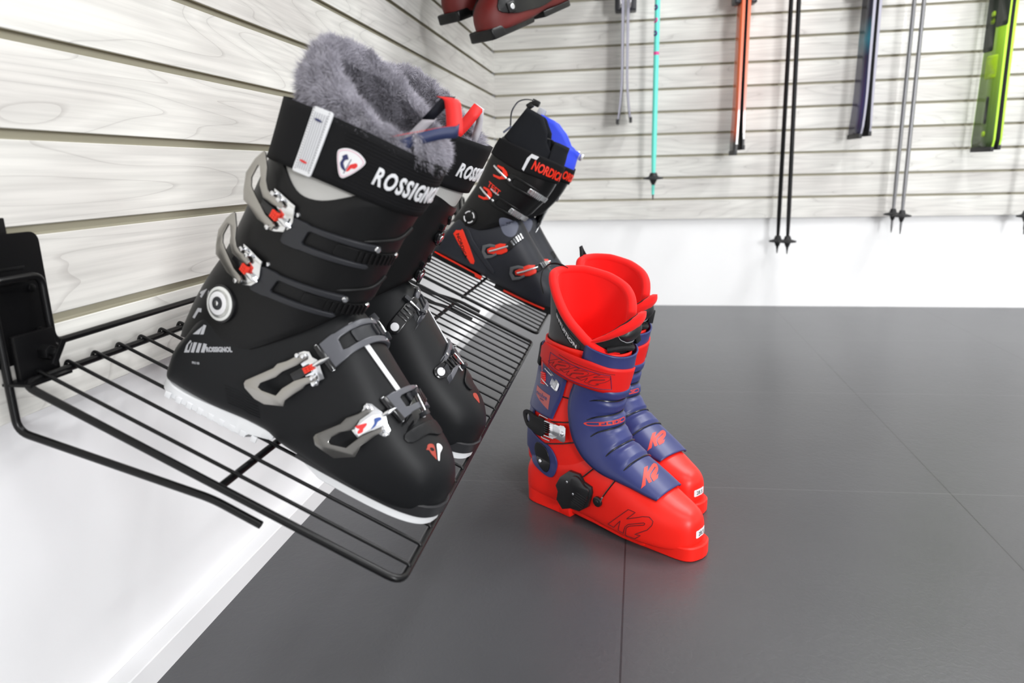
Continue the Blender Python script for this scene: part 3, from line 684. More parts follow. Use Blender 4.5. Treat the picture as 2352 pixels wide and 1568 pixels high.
            bm = art_mesh([smooth2([(-4.6, -6.3), (-1.3, -3.5), (3.3, 0.2), (4.4, -1.5), (3.2, -5.7), (3.6, -8.9), (0.4, -11.8), (-0.6, -9.5), (0, -7.3), (-2.4, -7.4)], 3)], .4); art('red_mark', xf(bm, Fm @ Matrix.Translation((0, 0, 1.45))), 'redprint', lv)
        # medial anchor of the same buckle
        mm = (lambda P0, a: (lambda x, y, z=0: MTp(P0[0]+a[0]*x+a[1]*y, P0[1]+a[1]*x-a[0]*y, .4+z)))(*((((156, 59), (.16, .985)) if nm == 'b3' else ((225, 43), (.22, .975)))))
        bm = art_mesh([rrect(-8, -7.5, 46, 7.5, 7)], 3.6, .8)
        for k in range(4):
            t_ = bmesh.new(); box_bm(t_, (12+k*4.6, 0, 4.6), (1.8, 12, 3), .5); join_bm(bm, t_)
        an = art('anchor_strap', wrap(bm, mm, 3.5, (0,)), 'blackgloss', root)
        bm = bmesh.new(); p = mm(0, 0, 3.4); d = (mm(0, 0, 5)-p).normalized(); cyl_bm(bm, p, p+d*.9, 5.0, seg=24, bev=.3); art('rivet', bm, 'whiteprint', an)
        bm = bmesh.new(); tube_bm(bm, [mm(31, -12, 5.5), mm(31, -4, 6), mm(31, 4, 6), mm(31, 12, 5.5)], 1.2, 10); art('pin', bm, 'chrome', an)
        bm = bmesh.new()
        for yy in (-10, 10):
            p = mm(32, yy, 4.5); d = (mm(32, yy, 6)-p).normalized(); box_bm(bm, p, (9, 5, 8), 1.2, frame_at(p, d, (.3, 0, .9)).to_3x3())
        art('end_clip', bm, 'band', an)
    if not near:
        for h0, ph in ((226, -9), (176, -9)):
            mf = lambda x, y, z=0, h0=h0, ph=ph: RC.p(math.radians(ph), h0, z) + (RC.p(math.radians(ph+4), h0, z)-RC.p(math.radians(ph), h0, z)).normalized()*x + Vector((0, 0, y))
            bm = bmesh.new(); p = mf(0, 0, 0); d = (mf(0, 0, 3)-p).normalized()
            cyl_bm(bm, p, p+d*5.5, 8.2, seg=24, bev=1.2); an = art('strap_anchor', bm, 'blackgloss', root)
            bm = bmesh.new(); cyl_bm(bm, p+d*5, p+d*7.0, 4.2, seg=20, bev=.8); art('rivet', bm, 'chrome', an)
            bm = bmesh.new(); p = mf(-3, 13, 1); box_bm(bm, p, (6, 7, 9), 1.5, frame_at(p, d, (0, 0, 1)).to_3x3()); art('guide', bm, 'blackgloss', an)
    # --------- silver strip, toe ridges, prints
    strip = lambda x, y, z=0: LTp(144.5+x*.925-y*.37, 97.0-x*.36-y*.92, .35+z)
    bm = art_mesh([rrect(0, -2.5, 74, 2.5, 1)], 1.2, .2); st = art('slim_strip', wrap(bm, strip, 4, (0,)), 'whiteprint', root)
    bm = art_mesh([rrect(0, -2.4, 10, 2.4, 1.5)], 1.2, .2); art('slim_strip_end', wrap(bm, lambda x, y, z: LTp(236+x*.86-y*.5, 69.5-x*.45-y*.86, .35+z), 4, (0,)), 'whiteprint', st)
    bm = text_bm('SLIM FIT', 3.6, .25, space=1.35); rot2(bm, PI); art('strip_lettering', wrap(bm, lambda x, y, z: strip(54+x*1.0, y-1.2 if False else y+1.3, 1.15+z), 3, (0,)), 'greyprint', st)
    for pl in ([(238, -36), (248, -34.5), (254, -15), (262, 0), (262, 13), (251, 14), (246.5, 0), (243, -16)],):
        bm = art_mesh([smooth2(pl, 3)], 2.6, .7); art('toe_ridge', wrap(bm, lambda x, y, z: TP(*TP.uv(Vector((x, y, 70 + (262-x)*.5))), z), 3), 'shell', root)
    def tl(P): return (lambda x, y, z=0: NRp(P[0]+x, P[1]+y, .12+z))
    if near:
        _f = tl((269, 41)); f = lambda x, y, z=0: _f(x*.8, y*.85, z)
        bm = art_mesh([smooth2([(-8, 1), (-6, 4.5), (-2.5, 6), (1.5, 3), (6, -2.5), (9.5, -7), (6, -6.5), (1, -5.5), (-3.5, -3.5), (-6.5, -5), (-7, -2)], 4)], .25); a_ = art('toe_emblem', wrap(bm, lambda x, y, z: f(x-1, y-1, z), 3), 'rustprint', root)
        bm = art_mesh([smooth2([(-3.5, -1.5), (-1, .6), (2, -.6), (1, -3), (-2, -3.2)], 4)], .12); art('emblem_gap', wrap(bm, lambda x, y, z: f(x-1.4, y+.2, z+.3), 3), 'shell', a_)
        bm = art_mesh([smooth2([(-.5, 9), (3, 12), (7, 10.5), (8, 6), (8.5, 1), (12, -6.5), (10, -7.0), (5, .5)], 4)], .25); art('emblem_wing', wrap(bm, lambda x, y, z: f(x, y, z), 3), 'whiteprint', a_)
    else:
        f = tl((276, 50)); bm = art_mesh([smooth2([(-6, 0), (-3, 4), (2, 1), (6, -5), (1, -5), (-4, -4)], 3)], .25); art('toe_emblem', wrap(bm, f, 3), 'rustprint', root)
    if near:
        S_ = lambda x, z, o=0: SIDE(x, z, .15+o)
        # pivot
        p, n = SIDE.hit(29, 120); Fm = frame_at(p, n, (0, 0, 1))
        bm = bmesh.new(); cyl_bm(bm, (0, 0, -4), (0, 0, 2.4), 18.5, seg=48, bev=1); pv = art('pivot', xf(bm, Fm), 'blackgloss', root)
        for nm, r0, z0, z1, mt in (('pivot_ring', 16.3, 1, 3.4, 'chromering'), ('pivot_disc', 13.6, 2, 4.0, 'satinlight'), ('pivot_face', 11.2, 3.0, 4.4, 'whiteprint'), ('pivot_hub', 6.4, 3.6, 5.2, 'band'), ('pivot_rivet', 2.4, 4.6, 6.0, 'chrome')):
            bm = bmesh.new(); cyl_bm(bm, (-1.0 if r0 < 12 else 0, 0, z0), (-1.0 if r0 < 12 else 0, 0, z1), r0, seg=48, bev=.5); art(nm, xf(bm, Fm), mt, pv)
        m1 = [[(0, 0), (5, 0), (6.4, 11), (1.6, 11)], ]
        pr = []
        bmt = art_mesh([[(9.5, 113), (12.8, 114.5), (11.0, 121.5), (7.5, 121)], [(-1.8, 108.8), (1.6, 109.5), (4.5, 121), (-3.6, 112.6), (-4.5, 110.5), (-.6, 111.8)], [(-1.2, 86), (2.2, 87), (4.5, 96), (8.4, 98), (7.2, 101.5), (2, 98.6)],
                        [(10, 75.5), (17, 79.5), (17.2, 88.5)], [(18.2, 80), (21.4, 82), (20.4, 91), (17.4, 90)], [(15.2, 58.5), (18.6, 60.2), (18.2, 71.2), (14.8, 69.6)], [(20.4, 61.5), (23.6, 63), (23.2, 73), (20.0, 71.8)], [(25.4, 64.4), (29, 66), (28.6, 75.2), (25.0, 74.2)],
                        [(8.0, 54), (13.6, 57.3), (13.4, 68.2), (12.4, 68.0), (12.3, 58.8), (10.2, 58.3), (9.6, 64), (11.8, 68.6), (10, 69), (7.8, 62)]], .2)
        art('side_stripes', wrap(bmt, lambda x, y, z: S_(x, y, z), 3), 'greyprint', root)
        bm = text_bm('ROSSIGNOL', 6.6, .2, bold=.32, sx=.78, space=1.03); rot2(bm, .50, 30.6, 68.0); art('side_lettering', wrap(bm, lambda x, y, z: S_(x, y, z), 3), 'greyprint', root)
        bm = text_bm('PRO 80', 3.3, .15, bold=.05, sx=.8); rot2(bm, .42, 20.5, 48.6); art('small_lettering', wrap(bm, lambda x, y, z: S_(x, y, z), 3), 'greyprint', root)
        # faint tread-textured panel low on the shell
        bm = bmesh.new()
        for k in range(7): 
            pts = [SIDE(60+k*1.5+q*6, 46-k*2.6+q*.6-(0 if q < 4 else 1.5), .2) for q in range(7)]; tube_bm(bm, pts, .45, 6)
        art('grip_texture', bm, 'shell', root)
    # --------- strap artwork
    if near:
        m = strapmap(math.radians(110), 0)
        bm = art_mesh([rrect(-1.5, -1, 17.5, 57, 2.2)], 1.6, .4)
        for v in bm.verts: v.co.x += v.co.y*.02
        pa = art('strap_patch', wrap(bm, m, 5), 'whitepatch', root)
        bm = bmesh.new()
        for k in range(6): box_bm(bm, (3.2+k*2.2, 28, 1.75), (.9, 50, .5), .1)
        art('patch_ribs', wrap(bm, m, 5), 'greyprint', pa)
        bm = bmesh.new()
        for k in range(24):
            for xx in (1.0, 15.4): box_bm(bm, (xx, 2.5+k*2.3, 1.7), (.5, 1.2, .3), .05)
        art('patch_stitching', wrap(bm, m, 0), 'band', pa)
        bm = art_mesh([circ(8, 47, 3.6, 20, 1.0)], .5); art('blue_dash', wrap(bm, lambda x, y, z: m(x, y-(x-8)*.1, 1.9+z), 2), 'navyprint', pa)
        bm = art_mesh([circ(7, 10, 3.8, 20, 1.0)], .5); art('red_dash', wrap(bm, lambda x, y, z: m(x, y-(x-7)*.1, 1.9+z), 2), 'redprint', pa)
        m = strapmap(math.radians(79), 22)
        shd = smooth2([(-11, 9), (-6, 12.4), (0, 13.2), (6, 12.2), (11.5, 8.5), (11.2, 4), (7, -4), (1.5, -11), (-1.5, -12.2), (-4.5, -9.5), (-8.5, -2), (-11.2, 5)], 3)
        bm = art_mesh([shd], 1.4, .35); sh_ = art('strap_badge', wrap(bm, m, 4), 'whiteprint', root)
        bm = art_mesh([[(x*.92, y*.92+.1) for x, y in shd], [(x*.86, y*.86+.15) for x, y in shd]], .15); art('badge_border', wrap(bm, lambda x, y, z: m(x, y, 1.42+z), 4), 'pinkprint', sh_)
        bm = art_mesh([smooth2([(-6.5, 5.2), (-3.8, 8.0), (-2.2, 6.6), (-1.0, 4.6), (-3.0, 3.0), (-3.6, 0), (-1.2, -3.4), (0, -5.6), (-3.6, -4.6), (-6.2, -1.0), (-5.6, 3.4)], 4)], .2); art('badge_bird', wrap(bm, lambda x, y, z: m(x, y, 1.45+z), 3), 'navyprint', sh_)
        bm = art_mesh([smooth2([(.6, -5.6), (1.2, 0), (3.0, 2.2), (5.8, 4.2), (7.4, 2.4), (6.2, -.6), (3.6, -1.6), (2.6, -4.0)], 4)], .2); art('badge_wing', wrap(bm, lambda x, y, z: m(x, y, 1.45+z), 3), 'redprint', sh_)
        bm = art_mesh([[(-.9, -8), (-.3, -8), (1.3, 5.5), (.7, 5.5)]], .2); art('badge_bar', wrap(bm, lambda x, y, z: m(x, y, 1.5+z), 3), 'navyprint', sh_)
        m = strapmap(math.radians(61.5), 16)
        bm = text_bm('ROSSIGNOL', 21, 1.4, bold=.42, sx=.58, bevel=.3, shear=.08, space=1.19); art('strap_lettering', wrap(bm, m, 3, (0,)), 'whitepatch', root)
    else:
        m = strapmap(math.radians(37.5), 17)
        bm = text_bm('ROSSIGNOL', 21, 1.4, bold=.42, sx=.58, bevel=.3, shear=.08, space=1.19); art('strap_lettering', wrap(bm, m, 3, (0,)), 'whitepatch', root)
    # webbing weave: fine raised threads along the strap
    bm = bmesh.new(); 
    for k in range(15 if near else 0):
        a0 = math.radians(86 if near else 64); n_ = 40; ring_ = []
        for i in range(n_+1):
            ph = (a0 - (a0+math.radians(65))*i/n_)*sgn; t = .10+k*.056
            ring_.append(sp(ph, t, .5*math.sin(t*PI)+.12))
        tube_bm(bm, ring_, .5, 5)
    art('strap_weave', bm, 'webbing', strap) if near else bm.free()
    # --------- fur collar
    def htop(ph): return 364 + (24 if near else 13)*max(0, -math.cos(ph))**1.5 - 22*max(0, math.cos(ph)) + (-13*math.sin(ph)*sgn) + 3*math.sin(3*ph+1) + DZ*.6
    def tor(ph, k, r_=1.0, off=0):
        zt = htop(ph)-5; zb = 318 + DZ; zc = (zt+zb)/2; rh = (zt-zb)/2; rw_ = 10.0 + 1.5*math.sin(2*ph+.4) + 2.5*max(0, -math.cos(ph))
        c = RC.p(ph, 330); ctr = Vector((86, 0, 0)); d = Vector((c.x-ctr.x, c.y, 0)).normalized()
        base = Vector((c.x, c.y, 0)) - d*(15.5 + 4*max(0, math.cos(ph))) + Vector((4*max(0, -math.cos(ph)), 0, 0))
        return base + d*rw_*r_*math.cos(k) + Vector((0, 0, zc + rh*r_*math.sin(k) + .06*(c.x-86)*0))
    V, F = grid_mesh(lambda p, k: tor(p, k), [2*PI*i/72 for i in range(72)], [2*PI*i/24 for i in range(25)], closed_u=True)
    fb = bmesh_obj(bf, 'fur_collar', V, F, M['furbase'], root)
    rr = np.random.default_rng(5 if near else 9); roots = []
    nfur = 64000 if near else 36000
    for _ in range(nfur):
        ph = rr.random()*2*PI; k = (rr.random()*1.12-.56)*PI + PI/2*1.0
        if rr.random() < .34: k = -rr.random()*.55*PI
        P = tor(ph, k); Nn = (tor(ph, k, 1.25)-P).normalized(); roots.append((P, Nn, 1.0 if math.cos(k) > -.3 else .8))
    # tongue of fur hanging over the front edge, and the footbed inside, blackened as shade
    def tng(a, b):   # a across -1..1, b 0..1 going down in front
        ph = a*.62; c = RC.p(ph, 322+DZ); top = Vector((c.x-14, c.y, 342+DZ*.5)); q = Vector((c.x-4, c.y, 318+DZ*.5)); m_ = top*(1-b)+q*b; d = Vector((math.cos(ph), -math.sin(ph), .3)).normalized(); return m_ + d*(6*math.sin(PI*(.15+.8*b)))
    if near: V, F = grid_mesh(tng, [-1+2*i/16 for i in range(17)], [i/8 for i in range(9)]); bmesh_obj(bf, 'fur_tongue', V, F, M['furbase'], fb, solid=4)
    for _ in range(7000 if near else 0):
        a, b = rr.random()*2.1-1.05, rr.random(); P = tng(a, b); roots.append((P, Vector((math.cos(a*.62), -math.sin(a*.62), .35+rr.normal()*.2)).normalized(), .85))
    V, F = grid_mesh(lambda p, k: Vector((86+62*k*math.cos(p), 40*k*math.sin(p), 262+DZ)), [2*PI*i/40 for i in range(40)], [.02, .5, 1.0], closed_u=True); bmesh_obj(bf, 'footbed', V, F, M['webbing'], fb)
    V, F = grid_mesh(lambda p, h: RC.p(p, h, -15), [2*PI*i/60 for i in range(60)], [255, 280, 305, 322+DZ], closed_u=True); bmesh_obj(bf, 'shade_lining', V, F, M['webbing'], fb)  # black tube, the dark of the boot opening put into the colour
    for _ in range(0):
        p, k = rr.random()*2*PI, math.sqrt(rr.random()); roots.append((Vector((86+62*k*math.cos(p), 40*k*math.sin(p), 318+DZ-10*(1-k))), Vector((0, 0, 1)), .9))
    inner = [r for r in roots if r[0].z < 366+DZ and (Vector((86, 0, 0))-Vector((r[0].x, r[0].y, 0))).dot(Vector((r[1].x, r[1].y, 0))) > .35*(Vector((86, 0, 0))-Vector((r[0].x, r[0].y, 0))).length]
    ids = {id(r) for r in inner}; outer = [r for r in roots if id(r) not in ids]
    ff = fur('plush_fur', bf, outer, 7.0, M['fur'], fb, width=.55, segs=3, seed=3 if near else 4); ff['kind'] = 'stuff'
    fi = fur('shaded_inner_pile', bf, inner, 6.5, M['furshade'], fb, width=.55, segs=3, seed=13 if near else 14); fi['kind'] = 'stuff'
    # --------- pull loops
    def ribbon(name, pts, w_, updir, mt, parent=root):
        P = [Vector(p) for p in fillet(pts, 14, 6)]; V = []; F = []
        for i, p in enumerate(P):
            u = Vector(updir[min(int(i/len(P)*len(updir)), len(updir)-1)]).normalized() if isinstance(updir[0], tuple) else Vector(updir).normalized(); V += [p-u*w_/2, p+u*w_/2]
        for i in range(len(P)-1): F.append((2*i, 2*i+1, 2*i+3, 2*i+2))
        return bmesh_obj(bf, name, V, F, M[mt], parent, solid=.8)
    if near:
        lp = ribbon('pull_loop', [(119, -48, 313), (139, -42, 334), (156, -32, 350), (169, -22, 358), (167, -14, 361)], 10, (-.35, 0, 1), 'navyribbon')
        bm = bmesh.new()
        for k in range(30):
            t = k/29; p = Vector((124, -46.4, 324)).lerp(Vector((168, -23, 357)), t) + Vector((-.35, 0, 1)).normalized()*6.6; box_bm(bm, p, (1.0, .8, .7), .1)
        art('loop_stitching', bm, 'redribbon', lp)
        ribbon('red_band', [(166, -19, 355), (160, -16, 366), (151, -13, 380), (143, -10, 379)], 14.5, (.92, 0, .30), 'redribbon', lp)
        ribbon('dark_band', [(146, -8, 381), (141, -4, 370), (134, 0, 355)], 12, (.85, 0, .35), 'navydark', lp)
        ribbon('grey_band', [(136, 0, 357), (130, 2, 345), (124, 4, 330)], 12, (.85, 0, .35), 'greyribbon', lp)
    else:
        lp = ribbon('pull_loop', [(119, 10, 322), (124, 10, 340), (132, 10, 360), (138, 10, 382)], 13, (.9, 0, -.15), 'redribbon')
        ribbon('grey_band', [(140, 8, 382), (146, 6, 364), (147, 5, 342)], 10, (.8, .4, -.1), 'greyribbon', lp)
        ribbon('white_edge', [(132.5, 9, 383.4), (144.5, 9, 381.4)], 1.2, (0, 0, 1), 'whiteprint', lp)
    return bf, root, shell, cuff, strap
M['chromering'] = mat('clear_plastic_ring', (.75, .76, .74), .12, coat=.6)
M['satinlight'] = mat('pale_metal_disc', (.55, .56, .55), .2, metal=.7)
M['whitepatch'] = mat('white_rubber_print', srgb(222, 223, 226), .4)
M['pinkprint'] = mat('pink_border', srgb(214, 170, 185), .5)
M['navydark'] = mat('dark_navy_ribbon', srgb(14, 16, 30), .6)
def shelf_matrix(u, v, head=0):
    m = Matrix((SU, Vector((0, 1, 0)), SN)).transposed().to_4x4()
    return Matrix.Translation(sh(u, v, .0030)) @ m @ Matrix.Rotation(head, 4, 'Z')
b1 = black_boot(shelf_matrix(.09, .112, 0), 1, 'black ski boot nearest the camera on the wire shelf, four steel buckle levers showing', True)
b2 = black_boot(shelf_matrix(.09, .275, 0), -1, 'black fur lined ski boot half hidden behind the nearest boot on the same shelf', False)
# ------------------------------------------------------------------ red and navy boots on the floor
M['kred'] = mat('bright_red_shell', srgb(250, 34, 22), .38, spec=.4)
M['kredmatte'] = mat('red_liner_fabric', srgb(252, 28, 26), .7, spec=.2, sheen=.1)
M['kreddark'] = mat('red_strap_rubber', srgb(222, 28, 24), .5, spec=.3, bump=(700, .15, .0004))
M['knavy'] = mat('navy_plastic', srgb(50, 57, 110), .36, spec=.45)
M['kblack'] = mat('black_leather', (.012, .012, .013), .38, spec=.5, bump=(500, .2, .0006))
M['kblackfab'] = mat('black_liner_fabric', (.012, .012, .013), .7, spec=.3)
M['kdial'] = mat('black_dial_plastic', (.012, .012, .013), .22, spec=.6)
M['cable'] = mat('black_cable', (.008, .008, .009), .25)
M['kredtrans'] = mat('translucent_red_plastic', srgb(240, 40, 30), .25, coat=.3)
M['klogo'] = mat('orange_red_print', srgb(218, 62, 50), .5)
M['kline'] = mat('thin_dark_line', srgb(70, 22, 34), .5)
M['navyline'] = mat('navy_line', srgb(48, 34, 80), .5)
M['salmon'] = mat('salmon_print', srgb(196, 100, 96), .5)
KC = Cuff([(60, -28, 224, 41), (95, -28, 214, 43), (130, -25, 200, 44.5), (160, -19, 184, 45.5), (190, -10, 174, 46.5), (220, 1, 172, 47.5), (250, 9, 178, 49.5), (280, 17, 186, 51.5), (310, 24, 193, 53.5), (345, 31, 199, 54)], tilt=-.08, n=2.15, egg=.04)
KSHELL = [(-17, 20, 60, 8, .5), (-14, 18, 72, 19, .5), (-8, 18, 82, 28, .5), (3, 17, 96, 34, .5), (22, 17, 115, 37, .45), (60, 16, 140, 39.5, .42), (100, 13, 154, 42, .4), (140, 12, 158, 44, .38), (170, 10, 150, 46.5, .36), (197, 9, 136, 48.5, .36), (222, 8, 121, 49.5, .35),
          (248, 8, 107, 49, .35), (272, 9, 97, 46.5, .36), (292, 10, 87, 42, .38), (308, 12, 80, 36, .40), (320, 14, 74, 29, .42), (328, 18, 66, 20, .45), (332, 26, 57, 8, .5)]
TPATH = [(197, 306), (194.5, 299), (190, 275), (184, 250), (177, 228), (172, 210), (173, 194), (175, 179), (182, 164), (197, 148), (217, 134), (241, 120), (262, 108), (279, 98)]
def tongue_fn(step_depth=4.6):
    P = [Vector((x, z)) for x, z in TPATH]; L = [0]
    for i in range(1, len(P)): L.append(L[-1]+(P[i]-P[i-1]).length)
    tot = L[-1]; keys = [(l, p.x, p.y) for l, p in zip(L, P)]
    Wk = [(0, 53, 62), (50, 50, 70), (98, 48.5, 76), (132, 48, 74), (160, 48, 60), (195, 46, 38), (230, 42, 24), (tot, 37, 15)]
    steps = [(60, 78), (84, 103), (109, 127), (131, 157), (163, 191)]     # raised ribs
    def f(t, th, off=0, rib=True):
        l = t*tot; c = cr(keys, l); c2 = cr(keys, min(tot, l+1)); c1 = cr(keys, max(0, l-1)); T = Vector((c2[0]-c1[0], c2[1]-c1[1])).normalized(); Nn = Vector((-T.y, T.x)); Nn = -Nn if Nn.x < 0 else Nn
        W, D = cr(Wk, l); b = 0
        if rib:
            for a0, a1 in steps:
                if a0 <= l <= a1: q = (l-a0)/(a1-a0); b = max(b, (min(1, q*4.0) if q < .5 else min(1, (1-q)*9)) * max(0, 1-(abs(th)/1.0)**4))
        e = spow(math.cos(th), .9) if abs(th) < PI/2 else 0; n2 = D*(e-1)+off+b*step_depth
        return Vector((c[0]+Nn.x*n2, -(W+off*.6)*spow(math.sin(th), .92), c[1]+Nn.y*n2))
    return f, tot, steps
def red_boot(mw, mir, label, near_):
    bf = BootFrame(mw, mir); root = empty('ski_boot', mw)
    tag(root, label, 'ski boot', 'pair of red and navy ski boots on the floor')
    art = lambda name, bm, mt, parent=root, ang=40: bm_obj(bf, name, bm, M[mt], parent, ang)
    V, F = shell_loft(KSHELL, e_bot=6, e_top=2.5); shell = bmesh_obj(bf, 'shell', V, F, M['kred'], root)
    # soles
    hk = sole_outline([(-17, 4), (-15, 15), (-9, 26), (4, 33), (36, 35), (76, 35.5), (96, 36), (99, 35)])
    V, F = plan_block(hk, 0, lambda s: 30 - (s+11)*.10, 1.5); bmesh_obj(bf, 'heel_sole', V, F, M['kred'], root, ang=35)
    ml = sole_outline([(92, 31), (136, 37), (196, 40), (250, 40), (254, 39)]); V, F = plan_block(ml, lambda s: 9 if s < 150 else max(4, 9-(s-150)*.08), 22, 1.5); bmesh_obj(bf, 'midsole', V, F, M['kred'], root, ang=35)
    tk = sole_outline([(226, 34), (252, 35), (288, 35), (312, 34), (327, 30), (336, 21), (341, 6)]); V, F = plan_block(tk, 0, lambda s: 22 + max(0, (s-262)*.03), 2.2); bmesh_obj(bf, 'toe_sole', V, F, M['kred'], root, ang=35)
    # rear spine of the shell carrying the cuff
    V, F = grid_mesh(lambda p, h: KC.p(p, h, -3), [2*PI*i/80 for i in range(80)], [70+i*7 for i in range(36)], closed_u=True)
    shaft = bmesh_obj(bf, 'shaft', V, F, M['kred'], root, solid=3)
    tf, tot, steps = tongue_fn()
    th = [(-1+2*i/44)*1.48 for i in range(45)]
    def tg(t, a):
        m = 1.0
        if t > .9: m = 1 - .10*((t-.9)/.1)**2
        edge = abs(a)/1.48; return tf(t, a*m, 2.4 - 2.4*max(0, (edge-.93)/.07))
    V, F = grid_mesh(lambda t, a: tg(t, a), [i/110 for i in range(111)], th); tongue = bmesh_obj(bf, 'tongue', V, F, M['knavy'], root, solid=3)
    # --------- navy rear cuff, spine and pivot lobes
    def edgeR(h): return math.radians(float(np.interp(h, [178, 200, 229, 260, 300], [97, 92, 87, 85, 84])))
    V, F = grid_mesh(lambda u, h: KC.p(edgeR(h)+u*(2*PI-2*edgeR(h)), h, 1.6-1.6*(abs(u-.5) > .495)-(1.2 if h < 179 else 0)), [i/70 for i in range(71)], [178, 179.5]+[182+6.2*i for i in range(20)]); back = bmesh_obj(bf, 'rear_cuff', V, F, M['knavy'], root, solid=2)
    V, F = grid_mesh(lambda p, h: KC.p(p, h, -.4), [math.radians(132)+math.radians(96)*i/20 for i in range(21)], [92+8*i for i in range(12)]); bmesh_obj(bf, 'spine', V, F, M['knavy'], root, solid=2)
    bpy.context.view_layer.update()
    bvs = bvh_of([shell, shaft]); bva = bvh_of([shell, shaft, tongue, back]); SP = Proj(bvs, bf, LAT); SA_ = Proj(bva, bf, LAT); LTp = Proj(bva, bf, LT)
    for sd in (1, -1):
        D = Proj(bvs, bf, (0, -1, 0) if sd == 1 else (0, 1, 0)); fl = (lambda D: (lambda x, y, z=0: D(x, y, z+.2)))(D)
        bm = art_mesh([smooth2([(-12, 140), (8, 138), (34, 130), (58, 124), (72, 108), (74, 90), (66, 71), (52, 66), (30, 72), (10, 82), (-8, 100), (-16, 120)], 3)], 2.6, .9); lb = art('pivot_lobe', wrap(bm, fl, 5), 'knavy', root)
        bm = art_mesh([smooth2([(24, 124), (46, 122), (56, 106), (58, 86), (50, 74), (36, 78), (22, 92), (16, 108)], 3)], 1.6, .6); art('pivot_cap', wrap(bm, lambda x, y, z: fl(x, y, z+2.4), 5), 'blackgloss', lb)
        p, n = D.hit(35, 90); Fm = frame_at(p, n, (0, 0, 1)); bm = bmesh.new(); cyl_bm(bm, (0, 0, 3), (0, 0, 6), 3.6, seg=20, bev=.6); art('rivet', xf(bm, Fm), 'chrome', lb)
    # --------- strap
    def strapf(ph, k, z=0):
        d = math.degrees(ph); lo = float(np.interp(d, [-180, -60, -16, 41, 81, 116, 134, 180], [262, 250, 247, 254, 262, 274, 282, 284])); hi = float(np.interp(d, [-180, -60, -14, 35, 58, 100, 122, 134, 180], [300, 290, 289, 297, 304, 312, 314, 304, 304]))
        return KC.p(ph, lo+(hi-lo)*k, 7.0 + (1.5 if abs(d) < 50 else 0)*math.cos(ph*1.8) + z)
    a0, a1 = math.radians(132), math.radians(-14)
    V, F = grid_mesh(lambda u, k: strapf(a0+(a1-a0)*u - .14*(k-.5)*(u > .8)*(u-.8)*5, .10+.80*k if u < .04 else k), [i/70 for i in range(71)], [i/8 for i in range(9)]); strap = bmesh_obj(bf, 'power_strap', V, F, M['kreddark'], root, solid=3)
    V, F = grid_mesh(lambda u, k: strapf(math.radians(-4)-math.radians(222)*u, .06+k*.88, -2.2), [i/80 for i in range(81)], [i/6 for i in range(7)]); bmesh_obj(bf, 'strap_band', V, F, M['kblackfab'], strap, solid=2.5)
    AK, LK = KC.arc(285)
    def sm(x, y, z=0):      # mm from the strap start, mm above its lower edge
        l0 = np.interp(a0, AK, LK); ph = float(np.interp(l0-x, LK, AK)); a = strapf(ph, 0); b = strapf(ph, 1); L_ = (b-a).length; return strapf(ph, y/L_, z+.2)
    def outline(pts, fn, r, mt, name, parent, closed=True, n=4):
        P = []
        m_ = len(pts)
        for i in range(m_ if closed else m_-1):
            p, q = Vector(pts[i]), Vector(pts[(i+1) % m_]); c = max(1, int((q-p).length/n))
            for j in range(c): t = p.lerp(q, j/c); P.append(fn(t.x, t.y, 0))
        if not closed: P.append(fn(*pts[-1], 0))
        bm = bmesh.new(); tube_bm(bm, P, r, 6, closed=closed); return art(name, bm, mt, parent)
    outline([(30, 6), (30, 30), (60, 32), (100, 32), (140, 33), (146, 8), (120, 5), (90, 4), (60, 4)], sm, .55, 'navyline', 'strap_border', strap)
    K2 = [(1250, 900), (1320, 935), (1235, 1000), (1390, 982), (1450, 992), (1488, 1040), (1480, 1080), (1440, 1125), (1320, 1168), (1378, 1182), (1320, 1218), (1222, 1185), (1235, 1098), (1265, 1078), (1410, 1070), (1418, 1055), (1405, 1047), (1255, 1058), (1222, 1085), (1200, 1160), (1145, 1130), (1170, 1020), (1095, 1095), (1030, 1060)]
    K2l = [((x-1250)*.186, .067*(x-1250)-.164*(y-900)) for x, y in K2]
    for k in range(3): outline([(50+k*33+x*.52+(y+25)*.12, 31+y*.46) for x, y in K2l], sm, .38, 'kline', 'strap_logo', strap, n=2.5)
    for k in range(1): outline([(a, 37.0-(a-60)*.02) for a in range(50, 150, 4)], sm, .35, 'kblackfab', 'strap_stitching', strap, closed=False)
    # --------- cables
    def near(P, off=2.0):
        f = lambda q: Vector((q[0], q[1]*bf.mir, q[2])); loc, no, i, d = bva.find_nearest(f(P)*MM); n = f(no); L = f(loc)/MM
        if n.dot(Vector(P)-Vector((90, 0, L.z))) < 0 and L.z > 140: n = -n
        if L.z <= 140 and n.y*P[1] < 0: n = -n
        return L + n*off
    W = [(80.5, [(150, -42, 222), (115, -44, 219), (92, -46, 221), (76, -45, 227)]), (106, [(146, -46, 190), (122, -45, 183), (99, -44, 179), (75, -43, 175), (50, -40, 171)]), (129, [(160, -42, 164), (132, -42, 151), (110, -43, 144), (89, -42, 138), (66, -41, 131), (45, -38, 127)]),
         (160, [(178, -42, 132), (163, -42, 119), (148, -44, 104), (134, -45, 91)]), (195, [(207, -44, 112), (192, -46, 95), (184, -48, 80), (176, -48, 66)])]
